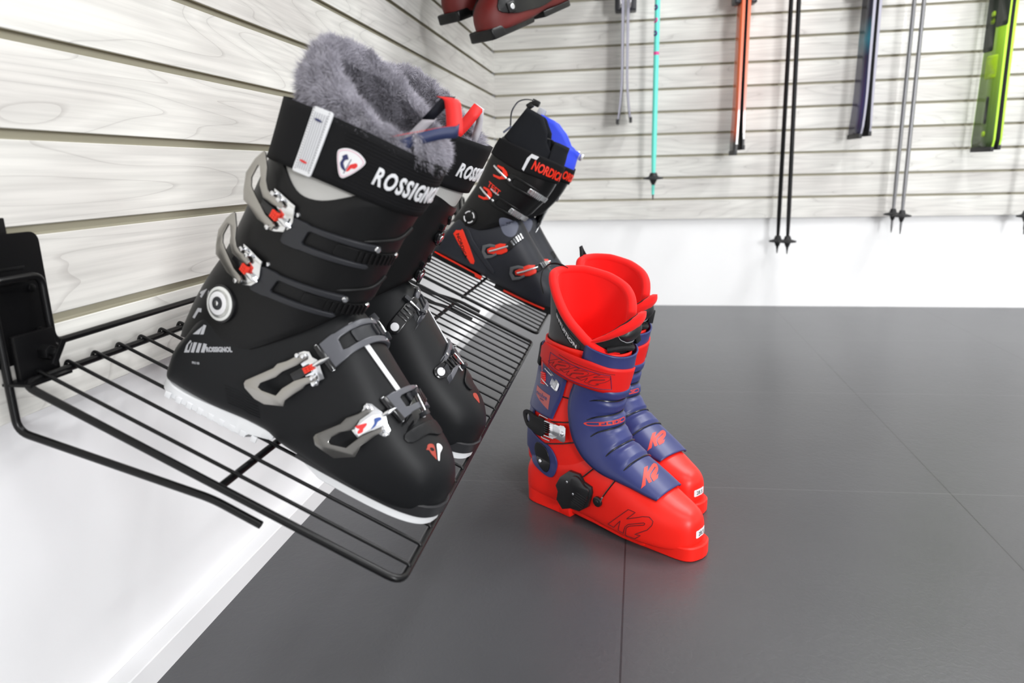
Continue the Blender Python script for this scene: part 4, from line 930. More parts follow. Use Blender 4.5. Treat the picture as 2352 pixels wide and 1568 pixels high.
    for l, side in W:
        pts = []
        for i in range(23):
            a = -1.25 + 2.5*i/22; 
            if l > 150: a = -1.2 + 2.15*i/22
            if l <= 130: a = -1.2+2.2*i/22
            pts.append(tf((l+(0 if l < 170 else 10*max(0, a)**2*0))/tot, a, 4.4, rib=False))
        pts += [near(p, 1.8) for p in side]
        P2 = list(pts)
        for _ in range(6): P2 = [P2[0]]+[P2[i]*.5+(P2[i-1]+P2[i+1])*.25 for i in range(1, len(P2)-1)]+[P2[-1]]
        bm = bmesh.new(); tube_bm(bm, P2, 1.25, 8); art('cable', bm, 'cable')
    # --------- dial and anchor knob
    p, n = SP.hit(118, 58); Fm = frame_at(p, (0, -1, .06), (0, 0, 1))
    dl = [(106-118, 95-58), (128-118, 95-58), (138-118, 84-58), (155-118, 80-58), (157-118, 70-58), (149-118, 42-58), (131-118, 28-58), (112-118, 27-58), (94-118, 20-58), (80-118, 34-58), (82-118, 50-58), (77-118, 60-58), (86-118, 78-58)]
    bm = art_mesh([dl], 11, 2.5); dial = art('cable_dial', xf(bm, Fm @ Matrix.Translation((0, 0, -3))), 'kdial', root)
    bm = art_mesh([smooth2([(-2, 30), (10, 33), (24, 22), (34, 16), (28, -8), (14, -26), (-2, -22), (6, 0), (-6, 14)], 3)], 6, 2.2); art('dial_body', xf(bm, Fm @ Matrix.Translation((0, 0, 6))), 'kdial', dial)
    bm = bmesh.new()
    for k in range(6): box_bm(bm, (11+k*2.2, -17+k*4.0, 12.2), (24, 1.5, 1.8), .5, Matrix.Rotation(-.25, 3, 'Z'))
    art('grip_ridges', xf(bm, Fm), 'kdial', dial)
    for (x, y) in ((-14, 16), (0, -2)):
        bm = bmesh.new(); cyl_bm(bm, (x, y, 7), (x, y, 9.2), 2.4, seg=12, bev=.8); art('dial_screw', xf(bm, Fm), 'chrome', dial)
    p, n = SP.hit(168, 58); Fm = frame_at(p, n, (0, 0, 1)); bm = bmesh.new(); cyl_bm(bm, (0, 0, -1), (0, 0, 4.5), 9, seg=32, bev=1.4); cyl_bm(bm, (0, 0, 4), (0, 0, 5.4), 4.2, seg=20, bev=.8); kn = art('cable_knob', xf(bm, Fm), 'kdial', root)
    bm = bmesh.new(); cyl_bm(bm, (8, 4, 2.5), (12, 13, 3), 1.5, seg=10, bev=.3); art('cable_ferrule', xf(bm, Fm), 'chrome', kn)
    # --------- middle buckle: steel ratchet with black lever
    Fm = frame_at((78, -45, 160), (-.12, -.99, .05), (0, 0, 1))
    bm = art_mesh([[(-18, -12), (-10, -13), (6, -13.5), (12, -15), (20, -14.5), (23, -11), (23, 12), (19, 15), (10, 14), (7, 12), (-18, 12)]], 1.6, .4); bk = art('ratchet_plate', xf(bm, Fm @ Matrix.Translation((0, 0, 1))), 'chrome', root)
    bm = bmesh.new()
    for k in range(8): box_bm(bm, (-8+k*2.2, 0, 3.0), (1.1, 17, 1.0), .25)
    box_bm(bm, (-14, 13, 4), (24, 2, 7), .6); box_bm(bm, (-14, -13, 4), (24, 2, 7), .6); art('ratchet_teeth', xf(bm, Fm), 'chrome', bk)
    bm = bmesh.new(); cyl_bm(bm, (15, 0, 2.2), (15, 0, 4.4), 4.3, seg=24, bev=.7); box_bm(bm, (15, 0, 4.4), (6, .9, .3), .1); art('rivet', xf(bm, Fm), 'chrome', bk)
    bm = bmesh.new(); tube_bm(bm, fillet([(-22, 17, 1.5), (-46, 18, 0), (-47, 14, 0)], 2, 3), 1.2, 8); tube_bm(bm, fillet([(-16, -22, 1.5), (-38, -22, .5), (-42, -14, 0)], 3, 3), 1.3, 8); art('wire_hook', xf(bm, Fm), 'chrome', bk)
    bm = bmesh.new(); 
    for k in range(5): box_bm(bm, (-24, -8+k*4, 3), (9, 2.6, 4), .8)
    art('ratchet_strap', xf(bm, Fm), 'blackgloss', bk)
    bm = art_mesh([smooth2([(-30, 13), (-52, 14), (-76, 19), (-88, 16), (-90, 6), (-80, -10), (-62, -16), (-44, -20), (-30, -14)], 3), circ(-76, 5, 6, 16, 8)], 5, 1.4); art('buckle_lever', xf(bm, Fm @ Matrix.Translation((0, 0, 2)) @ Matrix.Rotation(-.06, 4, 'Y')), 'kblackfab', bk)
    # --------- upper buckle: steel ladder with clear red lever
    Fm = frame_at((74, -46, 248), (-.22, -.97, .05), (0, 0, 1)); R8 = Matrix.Rotation(-.42, 4, 'Z')
    bm = art_mesh([rrect(-22, -10, 16, 10, 6)], 1.4, .3); ub = art('ladder_plate', xf(bm, Fm @ R8 @ Matrix.Translation((0, 0, 2))), 'chrome', root)
    bm = bmesh.new(); 
    for k in range(6): box_bm(bm, (-4+k*2.6, 0, 4), (1.3, 14, 1.3), .3)
    box_bm(bm, (-16, 11, 4), (22, 1.8, 6), .6); box_bm(bm, (-16, -11, 4), (22, 1.8, 6), .6); art('ladder_teeth', xf(bm, Fm @ R8), 'chrome', ub)
    bm = bmesh.new()
    for k in range(6): box_bm(bm, (-26, -7+k*3.6, 3), (13, 3.2, 7), 1.3)
    box_bm(bm, (-30, 28, 1), (13, 36, 4), 1.6, Matrix.Rotation(.18, 3, 'Z')); art('buckle_lever', xf(bm, Fm), 'kredtrans', ub)
    bm = bmesh.new(); tube_bm(bm, [(-28, 38, 4), (-20, 30, 5), (2, 12, 4)], 1.1, 8); art('wire_hook', xf(bm, Fm), 'chrome', ub)
    # --------- prints
    side = lambda x, y, z=0: SA_(x, y, .25+z)
    outline([(230+x, 65+y) for x, y in K2l], side, .55, 'kline', 'side_logo', root, n=3)
    def tmap(l0, y0):       # x toward the far side, y up the shin
        return lambda x, y, z=0: tf(max(0, (l0-y))/tot, math.asin(max(-.98, min(.98, -(y0+x)*bf.mir/40))), 2.5+z, rib=True)
    bm = art_mesh([[(x*.60+y*.1, y*.56) for x, y in K2l]], .35); art('tongue_logo', wrap(bm, tmap(212, -9), 3), 'klogo', root)
    bm = art_mesh([rrect(-24, -3.6, 20, 3.6, 3.4), rrect(-22.8, -2.4, 18.8, 2.4, 2.3)], .3); fx = art('flex_badge', wrap(bm, tmap(118, -12), 3), 'klogo', root)
    bm = text_bm('FLEX', 6.0, .3, bold=.15, sx=1.9, space=1.2, align='CENTER'); art('badge_lettering', wrap(bm, lambda x, y, z: tmap(118, -12)(x-2, y-2.1, z), 3), 'klogo', fx)
    bk_ = lambda x, y, z=0: KC.p(math.radians(float(np.interp(x, [0, 40], [136, 100]))), 196+y, 1.9+z)
    if near_boot(label):
        bm = art_mesh([[(1, 30), (37, 25), (37, -2), (3, 14)]], .3); stk = art('cuff_sticker', wrap(bm, bk_, 4), 'salmon', root)
        bm = text_bm('evolve', 12, .25, bold=.2, sx=.95); rot2(bm, -.05, 3, 15); art('sticker_lettering', wrap(bm, lambda x, y, z: bk_(x, y, z+.35), 3), 'knavy', stk)
        bm = text_bm('SERIES', 3.6, .25); rot2(bm, -.05, 17, 10); art('sticker_small_lettering', wrap(bm, lambda x, y, z: bk_(x, y, z+.35), 3), 'knavy', stk)
    FR = Proj(bvs, bf, (1, 0, .1)); P0 = FR.uv((330, 0, 45)) if False else None
    fr = Proj(bvs, bf, (.94, -.22 * bf.mir, .26)); u0, v0 = fr.uv((329, 2*bf.mir, 41))
    def lbl(x, y, z=0):     # x toward the boot's left in the world
        o = Vector((329, 0, 41)); y_ = Vector((-.25, 0, .97)); q = o + Vector((0, 1*bf.mir, 0))*(x+2) + y_*y; loc, no, i, d = bvs.ray_cast(Vector((q.x+60, q.y*bf.mir, q.z))*MM, Vector((-1, 0, 0)))
        if loc is None: loc = Vector((q.x, q.y*bf.mir, q.z))*MM; no = Vector((1, 0, 0))
        no = no if no.x > 0 else -no; L = Vector((loc.x, loc.y*bf.mir, loc.z))/MM; return L + Vector((no.x, no.y*bf.mir, no.z))*(z+.3)
    bm = art_mesh([rrect(-13.5, -6.5, 13.5, 6.5, 2)], .4); sl = art('size_label', wrap(bm, lbl, 3), 'whiteprint', root)
    bm = text_bm('28.5', 10.0, .3, bold=.0, sx=.95, align='CENTER'); art('size_number', wrap(bm, lambda x, y, z: lbl(x, y-3.7, z+.4), 2), 'kblackfab', sl)
    # --------- liner
    def rimz(ph):
        d = math.degrees(ph)*bf.mir; return float(np.interp(d, [-180, -150, -120, -90, -60, -40, -22, -6], [424, 426, 427, 422, 410, 397, 379, 326])) if d < -5 else float(np.interp(d, [-5, 15, 30, 45, 60, 75, 90, 105, 120, 135, 155, 180], [308, 308, 311, 315, 322, 333, 348, 366, 386, 404, 420, 424]))
    def lrad(h): return -7 + 1.5*max(0, (h-345)/100)
    def LN(ph, h, off=0):     # liner wall continues the shaft upward, leaning slightly
        hh = min(h, 345); P = KC.p(ph, hh, lrad(h)+off); up = max(0, h-345)
        return P + Vector((up*.04, 0, up))
    phs = [math.radians(-179.9+359.8*i/96) for i in range(97)]; phc = [a for a in phs if not (-9 < math.degrees(a) < 9)]
    def wall(ph, k, off): 
        z1 = rimz(ph); return LN(ph, 285+(z1-285)*k, off)
    order = [a for a in phc if a > 0][::1]; order2 = [a for a in phc if a < 0]; seq = sorted([a if a > 0 else a+2*PI for a in phc])
    wr = lambda a: a if a <= PI else a-2*PI
    V, F = grid_mesh(lambda a, k: wall(wr(a), k, 0), seq, [i/20 for i in range(21)]); ln = bmesh_obj(bf, 'liner', V, F, M['kblack'], root, solid=0)
    V, F = grid_mesh(lambda a, k: wall(wr(a), k, -11 + 2*math.sin(k*PI)), seq, [i/20 for i in range(21)]); bmesh_obj(bf, 'liner_inside', V, F, M['kredmatte'], ln)
    rim = [LN(wr(a), rimz(wr(a)), -4.2) for a in seq]
    n_ = len(rim); sm_ = [rim[0]]+[rim[i]*.5+(rim[i-1]+rim[i+1])*.25 for i in range(1, n_-1)]+[rim[-1]]
    bm = bmesh.new(); tube_bm(bm, sm_, 7.6, 16, rad=[4]+[7.8]*(n_-2)+[4]); art('liner_rim', bm, 'kredmatte', ln)
    V, F = grid_mesh(lambda a, k: Vector((112+k*66*math.cos(a), k*38*math.sin(a), 296+6*k)), [2*PI*i/36 for i in range(36)], [.02, .5, 1], closed_u=True); bmesh_obj(bf, 'footbed', V, F, M['kredmatte'], ln)
    # liner tongue: black quilted leather below a red padded top
    tt = lambda d: float(np.interp(d*bf.mir, [-75, -45, -20, 0, 20, 40, 60, 80], [358, 376, 384, 383, 376, 364, 346, 328]))
    FW = lambda P: P + Vector((max(0, P.z-300)*.36, 0, 0))
    def TG(d, k, off=0): return FW(LN(math.radians(d*bf.mir), 296+(tt(d)-296)*k, -6.0+off))
    ds = [78-150*i/60 for i in range(61)]; tt = lambda d: float(np.interp(d, [-75, -45, -20, 0, 20, 40, 60, 80], [358, 376, 384, 383, 376, 364, 346, 328]))
    V, F = grid_mesh(lambda d, k: TG(d, k*.97, 0), ds, [i/16 for i in range(17)]); lt = bmesh_obj(bf, 'liner_tongue', V, F, M['kblackfab'], ln, solid=6)
    def lens(d, k):
        s_ = (78-d)/150; w_ = 22*math.sin(PI*min(1, max(0, s_)))**.8 + 3; z = tt(d)-w_*(1-k); return FW(LN(math.radians(d*bf.mir), z, -6+1.2+3.2*math.sin(PI*k)))
    V, F = grid_mesh(lens, ds, [i/10 for i in range(11)]); bmesh_obj(bf, 'tongue_padding', V, F, M['kredmatte'], lt, solid=8)
    def crescent(d, k):
        s_ = (38-d)/104; s_ = min(1, max(0, s_)); w1 = 20*math.sin(PI*min(1, max(0, (78-d)/150)))**.8 + 2; top = tt(d)-w1; bot = top-30*math.sin(PI*s_)**.7; return FW(LN(math.radians(d*bf.mir), bot+(top-bot)*k, -5.2+5.5*math.sin(PI*k)*math.sin(PI*s_)**.5))
    dc = [38-104*i/40 for i in range(41)]
    V, F = grid_mesh(crescent, dc, [i/10 for i in range(11)]); bmesh_obj(bf, 'leather_panel', V, F, M['kblack'], lt)
    bm = bmesh.new(); tube_bm(bm, [crescent(d, 0)+Vector((.4, 0, 0)) for d in dc], .6, 6); art('panel_piping', bm, 'greyprint', lt)
    bm = bmesh.new(); tube_bm(bm, [LN(math.radians((40-90*i/20)*bf.mir), 322+4*math.sin(i*.3), 2.5) for i in range(21)], 5, 8, rad=[5]*21); art('velcro_band', bm, 'kblackfab', lt)
    bm = bmesh.new(); p = LN(math.radians(-38*bf.mir), 336, 9); box_bm(bm, p, (7, 14, 26), 2, Matrix.Rotation(.3, 3, 'X')); art('strap_clip', bm, 'blackgloss', lt)
    if near_boot(label):
        lb_ = lambda x, y, z=0: LN(math.radians(float(np.interp(x, [0, 46], [119, 78]))), rimz(math.radians(float(np.interp(x, [0, 46], [119, 78]))))-25+y, .4+z)
        bm = text_bm('INTUITION', 8.6, .3, bold=.1, sx=.95); art('liner_lettering', wrap(bm, lb_, 2.5), 'whiteprint', ln)
        outline([(-3, 11), (48, 12), (52, 4), (44, -3), (6, -4), (-4, 3)], lb_, .5, 'kblack', 'patch_edge', ln, n=3)
    # pull tab at the back
    bm = bmesh.new(); w_ = 9
    if near_boot(label): pts = [Vector(q) for q in ((40, -34, 396), (28, -28, 416), (24, -16, 434), (30, -4, 444), (42, 8, 443), (54, 16, 434))]
    else: pts = [Vector(q) for q in ((26, -26, 424), (24, -14, 442), (32, 0, 454), (46, 12, 454), (58, 22, 438))]
    pts = fillet(pts, 12, 5); vv = []; 
    for i, q in enumerate(pts): vv += [q-Vector((0, 0, 1)).lerp(Vector((.7, -.5, .2)), .8)*w_/2, q+Vector((0, 0, 1)).lerp(Vector((.7, -.5, .2)), .8)*w_/2]
    bmesh_obj(bf, 'pull_tab', vv, [(2*i, 2*i+1, 2*i+3, 2*i+2) for i in range(len(pts)-1)], M['kblackfab'], ln, solid=1.2)
    return root
def near_boot(label): return 'front one' in label
def floor_matrix(x, y, ang):
    return Matrix.Translation((x, y, 0.0005)) @ Matrix.Rotation(math.radians(ang), 4, 'Z')
red_boot(floor_matrix(-.152, 1.2115, -34.5), 1, 'red and navy ski boot on the floor, front one of the pair', True)
red_boot(floor_matrix(-.112, 1.3915, -42.5), -1, 'red and navy ski boot on the floor, rear one half hidden by its pair', False)
# ------------------------------------------------------------------ black and orange-red boots on the far shelf, and the pair hanging high
M['nshell'] = mat('dark_slate_shell', srgb(36, 38, 45), .4, spec=.35)
M['nblack'] = mat('black_cuff_gloss', srgb(12, 12, 13), .34, spec=.35)
M['ngrey'] = mat('blue_grey_panel', srgb(92, 96, 112), .45)
M['norange'] = mat('orange_red_plastic', srgb(238, 48, 22), .35)
M['nliner'] = mat('black_navy_liner', (.010, .011, .014), .85, spec=.2)
M['nblue'] = mat('royal_blue_liner', srgb(52, 78, 235), .65)
M['nsilver'] = mat('silver_buckle', (.72, .73, .74), .22, metal=.85)
M['ngunmetal'] = mat('gunmetal_lever', (.16, .165, .175), .3, metal=.6)
M['darkred'] = mat('dark_red_shell', srgb(96, 8, 3), .55)
NC = Cuff([(60, -10, 132, 38), (90, -6, 140, 42), (130, 4, 150, 46), (170, 11, 160, 48), (205, 17, 172, 50), (245, 18, 186, 53), (285, 20, 192, 55), (320, 24, 192, 56), (360, 28, 186, 55)], tilt=.02, n=2.15, egg=.08)
NSHELL = [(-16, 16, 50, 7, .5), (-13, 12, 58, 17, .5), (-7, 12, 66, 27, .5), (0, 12, 80, 33, .5), (9, 12, 110, 35, .45), (22, 12, 140, 38, .4), (55, 12, 165, 41.5, .4), (98, 14, 176, 43.5, .4), (125, 13, 180, 44.5, .4), (148, 11, 176, 46, .4),
          (170, 9, 162, 47.5, .4), (192, 9, 146, 49.5, .38), (222, 9, 126, 51, .36), (250, 9, 108, 50.5, .36), (276, 9, 93, 47, .38), (296, 11, 80, 40, .40), (310, 14, 68, 30, .42), (319, 18, 55, 19, .45), (324, 26, 44, 8, .45)]
def trail_boot(mw, mir, label, near, u):
    bf = BootFrame(mw, mir); root = empty('ski_boot', mw); tag(root, label, 'ski boot', 'pair of black ski boots with orange-red details')
    art = lambda name, bm, mt, parent=root, ang=40: bm_obj(bf, name, bm, M[mt], parent, ang)
    V, F = shell_loft(NSHELL, e_bot=6); shell = bmesh_obj(bf, 'shell', V, F, M['nshell'], root)
    hk = sole_outline([(-16, 3), (-14, 14), (-7, 25), (7, 33), (40, 35.5), (118, 36), (121, 35)]); V, F = plan_block(hk, 0, 12, 1.2); bmesh_obj(bf, 'heel_sole', V, F, M['nblack'], root, ang=35)
    fk = sole_outline([(165, 36), (200, 40), (245, 43), (275, 41), (298, 37), (312, 29), (321, 19), (326, 5)]); V, F = plan_block(fk, 0, 20, 1.2); bmesh_obj(bf, 'toe_sole', V, F, M['nblack'], root, ang=35)
    def ct(phi): a = abs(phi if phi < PI else phi-2*PI); return 322 + 14*math.exp(-((a-math.radians(150))/.5)**2)
    def cb(phi): c = math.cos(phi); return 112 + 78*max(0, c)**1.2 - 12*max(0, -c)
    V, F = grid_mesh(lambda p, t: NC.p(p, cb(p)+(ct(p)-cb(p))*t, 0 if .02 < t < .98 else -1.2), [2*PI*i/84 for i in range(84)], [0, .02, .06]+[.1+.86*i/18 for i in range(19)]+[.98, 1], closed_u=True)
    cuff = bmesh_obj(bf, 'cuff', V, F, M['nblack'], root, solid=4)
    bpy.context.view_layer.update(); bv = bvh_of([shell, cuff]); D = Proj(bv, bf, LAT if near else (0, 1, 0)); S = lambda x, y, z=0: D(x, y, .3+z)
    def poly(name, pts, th, mt, parent=root, z=0, bev=0, sm=0, step=5):
        return art(name, wrap(art_mesh([smooth2(pts, sm) if sm else pts], th, bev), lambda x, y, q: S(x, y, q+z), step), mt, parent)
    # side panels and stripes
    poly('instep_panel', [(108, 160), (122, 168), (150, 166), (158, 146), (152, 132), (134, 130), (118, 142)], 1.2, 'ngrey', z=.2, bev=.4, sm=3)
    poly('heel_stripe', [(20, 76), (34, 92), (42, 92), (96, 40), (90, 31), (84, 34)], 2.0, 'norange', bev=.5, sm=2)
    bm = text_bm('NORDICA', 11, .5, bold=.25, sx=1.25); rot2(bm, -.78, 27, 79); art('heel_lettering', wrap(bm, lambda x, y, z: S(x, y, z+2.1), 3), 'nblack')
    poly('ridge', [(40, 100), (52, 104), (70, 86), (120, 58), (152, 40), (146, 34), (110, 50), (66, 74)], 3, 'nshell', bev=1.2, sm=2)
    bm = art_mesh([[(-6, 12), (60, 12), (128, 9.5), (128, -2 if False else 1), (112, 1.5), (108, 7), (20, 9), (-6, 9)]], 2.2, .4); art('sole_stripe', wrap(bm, lambda x, y, z: Vector((x, -36.2-z+min(0, (x-6))*-.5, y+3)), 0), 'norange')
    bm = art_mesh([[(190, 9), (300, 12), (300, 8), (190, 4)]], 2.2, .4); art('front_stripe', wrap(bm, lambda x, y, z: Vector((x, -(float(np.interp(x, [190, 245, 275, 300], [40, 43.5, 41.5, 37]))+.2)-z, y)), 6, (0,)), 'norange')
    # pivot
    p, n = D.hit(40, 130); Fm = frame_at(p, n, (0, 0, 1)); bm = bmesh.new(); cyl_bm(bm, (0, 0, -4), (0, 0, 3), 20, seg=40, bev=1.2); pv = art('pivot', xf(bm, Fm), 'nblack', root)
    for k in range(4):
        bm = bmesh.new(); tube_bm(bm, [(13.5*math.cos(a), 13.5*math.sin(a), 3.2) for a in [PI/2*k+.25+1.07*i/8 for i in range(9)]], 1.5, 8); art('ring_mark', xf(bm, Fm), 'whiteprint', pv)
    # cuff buckles
    fork = [(0, 8), (6, 13), (16, 14), (76, 12), (80, 9), (78, 6.5), (20, 8), (14, 4), (14, -4), (20, -8), (78, -6.5), (80, -9), (76, -12), (16, -14), (6, -13), (0, -8)]
    A0, ARC = NC.arc(240)
    def ring(phi0, h0):
        return lambda x, y, z=0: NC.p((1 if near else 1)*float(np.interp(np.interp(phi0, A0, ARC)-x, ARC, A0)), h0+y-x*.12, .4+z)
    for (h0, ph) in ((256, 100), (196, 104)):
        mf = ring(math.radians(ph), h0); fk_ = art('buckle_strap', wrap(art_mesh([fork], 4, 1.2), mf, 4, (0,)), 'nblack', root)
        bm = art_mesh([rrect(56, -6, 122, 6, 2)], 3, .6)
        for k in range(6): t_ = bmesh.new(); box_bm(t_, (66+k*5, 0, 4), (2.8, 15, 4), .8); join_bm(bm, t_)
        art('ladder', wrap(bm, mf, 4, (0,)), 'nsilver', fk_)
        base = wrap(art_mesh([[(-34, 12), (-20, 14), (-8, 10), (-2, 4), (-2, -6), (-14, -14), (-30, -16), (-34, -12), (-16, -8), (-12, 0), (-18, 7), (-34, 8)]], 7, 1.5), mf, 4, (0,)); lv = art('lever', base, 'norange', fk_)
        bm = bmesh.new(); tube_bm(bm, [mf(-40, 6, 8), mf(-22, 2, 10), mf(0, -3, 7)], 2.6, 10); art('wire_bail', bm, 'nsilver', lv)
        bm = bmesh.new(); cyl_bm(bm, mf(2, -2, 4), mf(10, -3, 4), 3, seg=12, bev=.5); art('adjuster', bm, 'nsilver', lv)
        poly('grip', [(x, y) for x, y in [(8, 0), (20, 8)]], 1, 'nblack') if False else None
    bm = text_bm('TEST', 17, .5, bold=.3, sx=1.0, shear=-.2); rot2(bm, -.22, 48, 216); art('cuff_lettering', wrap(bm, lambda x, y, z: S(x, y, z+.2), 4), 'norange')
    bm = text_bm('MACHINE', 6, .5, bold=.1); rot2(bm, -.22, 58, 212); art('cuff_small_lettering', wrap(bm, lambda x, y, z: S(x, y, z+.2), 4), 'whiteprint')
    # instep buckles
    for (cx, cy, a) in ((136, 92, .62), (220, 76, .62)):
        c_, s_ = 1.18*math.cos(a), 1.18*math.sin(a); mp = lambda x, y, z=0, cx=cx, cy=cy: S(cx+x*c_-y*s_, cy+x*s_+y*c_, z)
        lv = art('lever', wrap(art_mesh([[(-34, 0), (-30, 13), (-14, 14), (-4, 10), (-4, 5), (-16, 8), (-24, 7), (-28, 0), (-24, -8), (-14, -9), (-4, -6), (-4, -11), (-16, -15), (-30, -14)]], 3.4, 1), lambda x, y, z: mp(x, y, z+3), 5), 'ngunmetal', root)
        art('hinge_plate', wrap(art_mesh([[(-22, 4), (-6, 9), (6, 11), (18, 8), (22, 0), (18, -8), (6, -11), (-6, -9), (-22, -4)]], 3, .8), lambda x, y, z: mp(x, y, z+1.5), 5), 'norange', lv)
        bm = bmesh.new(); tube_bm(bm, [mp(-18, -1, 6), mp(-4, 0, 8), mp(22, 3, 5)], 2.6, 10); art('wire_bail', bm, 'nsilver', lv)
        bm = art_mesh([rrect(18, -8, 54, 8, 3)], 5, 1)
        LTq = Proj(bv, bf, LT); uv = LTq.uv(D.hit(cx+20*c_, cy+20*s_)[0])
        lad = art('ladder', wrap(bm, lambda x, y, z: LTq(uv[0]+(x-20)*.42+y*.9, uv[1]+(x-20)*.9-y*.42, z+.5), 5), 'nblack', root)
        for k in range(5):
            t_ = bmesh.new(); box_bm(t_, (34+k*6, 0, 6.5), (3.6, 13, 4), .8); art('tooth', wrap(t_, lambda x, y, z: LTq(uv[0]+(x-20)*.42+y*.9, uv[1]+(x-20)*.9-y*.42, z+.5), 0), 'nsilver' if k > 1 else 'ngunmetal', lad)
    # strap
    def st(ph, k, z=0):
        d = math.degrees(ph); lo = float(np.interp(abs(d), [0, 40, 95, 180], [288, 286, 280, 290])); hi = float(np.interp(abs(d), [0, 40, 95, 180], [330, 333, 332, 328])); return NC.p(ph, lo+(hi-lo)*k, 3+z)
    V, F = grid_mesh(lambda p, k: st(p, k, .6*math.sin(k*PI)), [2*PI*i/90 for i in range(90)], [i/8 for i in range(9)], closed_u=True); sp_ = bmesh_obj(bf, 'power_strap', V, F, M['webbing'], root, solid=3)
    A1, L1 = NC.arc(308)
    def sm(x, y, z=0): ph = float(np.interp(np.interp(math.radians(82), A1, L1)-x, L1, A1)); return st(ph, .5+y/36, .7+z)
    if not near: sm0 = sm; sm = lambda x, y, z=0: st(-float(np.interp(np.interp(math.radians(60), A1, L1)-x, L1, A1)), .5+y/36, .7+z)
    bm = text_bm('NORDICA', 21, 1.2, bold=.7, sx=.86, shear=-.05); rot2(bm, -.05, 0, -7); art('strap_lettering', wrap(bm, lambda x, y, z: sm(x+6, y, z), 3), 'norange', sp_)
    bm = art_mesh([[(-6, 15), (12, 15), (9, 9), (-4, 9), (-5, -2), (-5, -15), (-11, -13), (-12, 6)]], 1.2); art('strap_chevron', wrap(bm, sm, 4), 'whitepatch', sp_)
    # liner
    def rz(p): return float(np.interp(math.cos(p), [-1, -.3, .08, .24, .5, 1], [418, 414, 388, 366, 350, 338])) if near else float(np.interp(math.cos(p), [-1, -.3, .1, .5, 1], [420, 418, 402, 380, 372]))
    lean = lambda P, h: P + Vector((max(0, h-330)*.18, 0, 0))
    mt = 'nliner' if near else 'nblue'
    V, F = grid_mesh(lambda p, k: lean(NC.p(p, 240+(min(360, rz(p))-240)*k, -5-k*3) + Vector((0, 0, (rz(p)-360)*k if rz(p) > 360 else 0)), 240+(rz(p)-240)*k), [2*PI*i/72 for i in range(72)], [i/16 for i in range(17)], closed_u=True)
    ln = bmesh_obj(bf, 'liner', V, F, M[mt], root, solid=9, sub=0)
    V, F = grid_mesh(lambda a, k: NC.p(a, 290+k*(84), -4+2.5*math.sin(k*PI)) + Vector((k*2, 0, 0)), [math.radians(-58)+math.radians(116)*i/24 for i in range(25)], [i/12 for i in range(13)]); bmesh_obj(bf, 'liner_tongue', V, F, M[mt if not near else 'nliner'], ln, solid=8)
    V, F = grid_mesh(lambda p, k: Vector((108+k*60*math.cos(p), k*38*math.sin(p), 330)), [2*PI*i/30 for i in range(30)], [.02, 1], closed_u=True); bmesh_obj(bf, 'footbed', V, F, M['nliner'], ln)
    if near:
        pts = fillet([(36, -16, 360), (22, -12, 392), (26, -6, 420), (44, 0, 434), (70, 2, 438)], 14, 5); vv = []
        for i, q in enumerate(pts): vv += [q-Vector((0, 5.5, 0)), q+Vector((0, 5.5, 0))]
        bmesh_obj(bf, 'pull_tab', vv, [(2*i, 2*i+1, 2*i+3, 2*i+2) for i in range(len(pts)-1)], M['blackgloss'], ln, solid=2)
        bm = bmesh.new(); box_bm(bm, (66, 2, 433), (20, 12, 14), 3); box_bm(bm, (56, 2, 422), (14, 12, 16), 3, Matrix.Rotation(.6, 3, 'Y')); art('tab_clip', bm, 'nblack', ln)
        bm = bmesh.new(); pts = fillet([(118, -44, 352), (122, -40, 372), (142, -30, 378), (152, -28, 352)], 8, 4); vv = []
        for q in pts: vv += [q-Vector((5, 0, 1)), q+Vector((5, 0, -1))]
        bmesh_obj(bf, 'tongue_loop', vv, [(2*i, 2*i+1, 2*i+3, 2*i+2) for i in range(len(pts)-1)], M['kblackfab'], ln, solid=1.5)
        bm = bmesh.new(); box_bm(bm, (36, -34, 352), (5, 3, 24), 1, Matrix.Rotation(.5, 3, 'Y')); art('liner_tag', bm, 'ngrey', ln)
    else:
        bm = bmesh.new(); box_bm(bm, (50, -6, 422), (22, 18, 22), 6); art('liner_tab', bm, 'greyprint', ln)
        bm = bmesh.new(); box_bm(bm, (176, -14, 372), (16, 20, 14), 4); box_bm(bm, (192, -10, 366), (10, 18, 20), 4); art('strap_clasp', bm, 'nsilver', ln)
    return root
def shelf_matrix2(u, v, head=0): return shelf_matrix(u, v, head)
trail_boot(shelf_matrix(.078, 1.18), 1, 'black ski boot on the far wire shelf with orange-red buckles and black liner', True, 0)
trail_boot(shelf_matrix(.092, 1.345), -1, 'black ski boot with bright blue liner, farther one on the far wire shelf', False, 0)

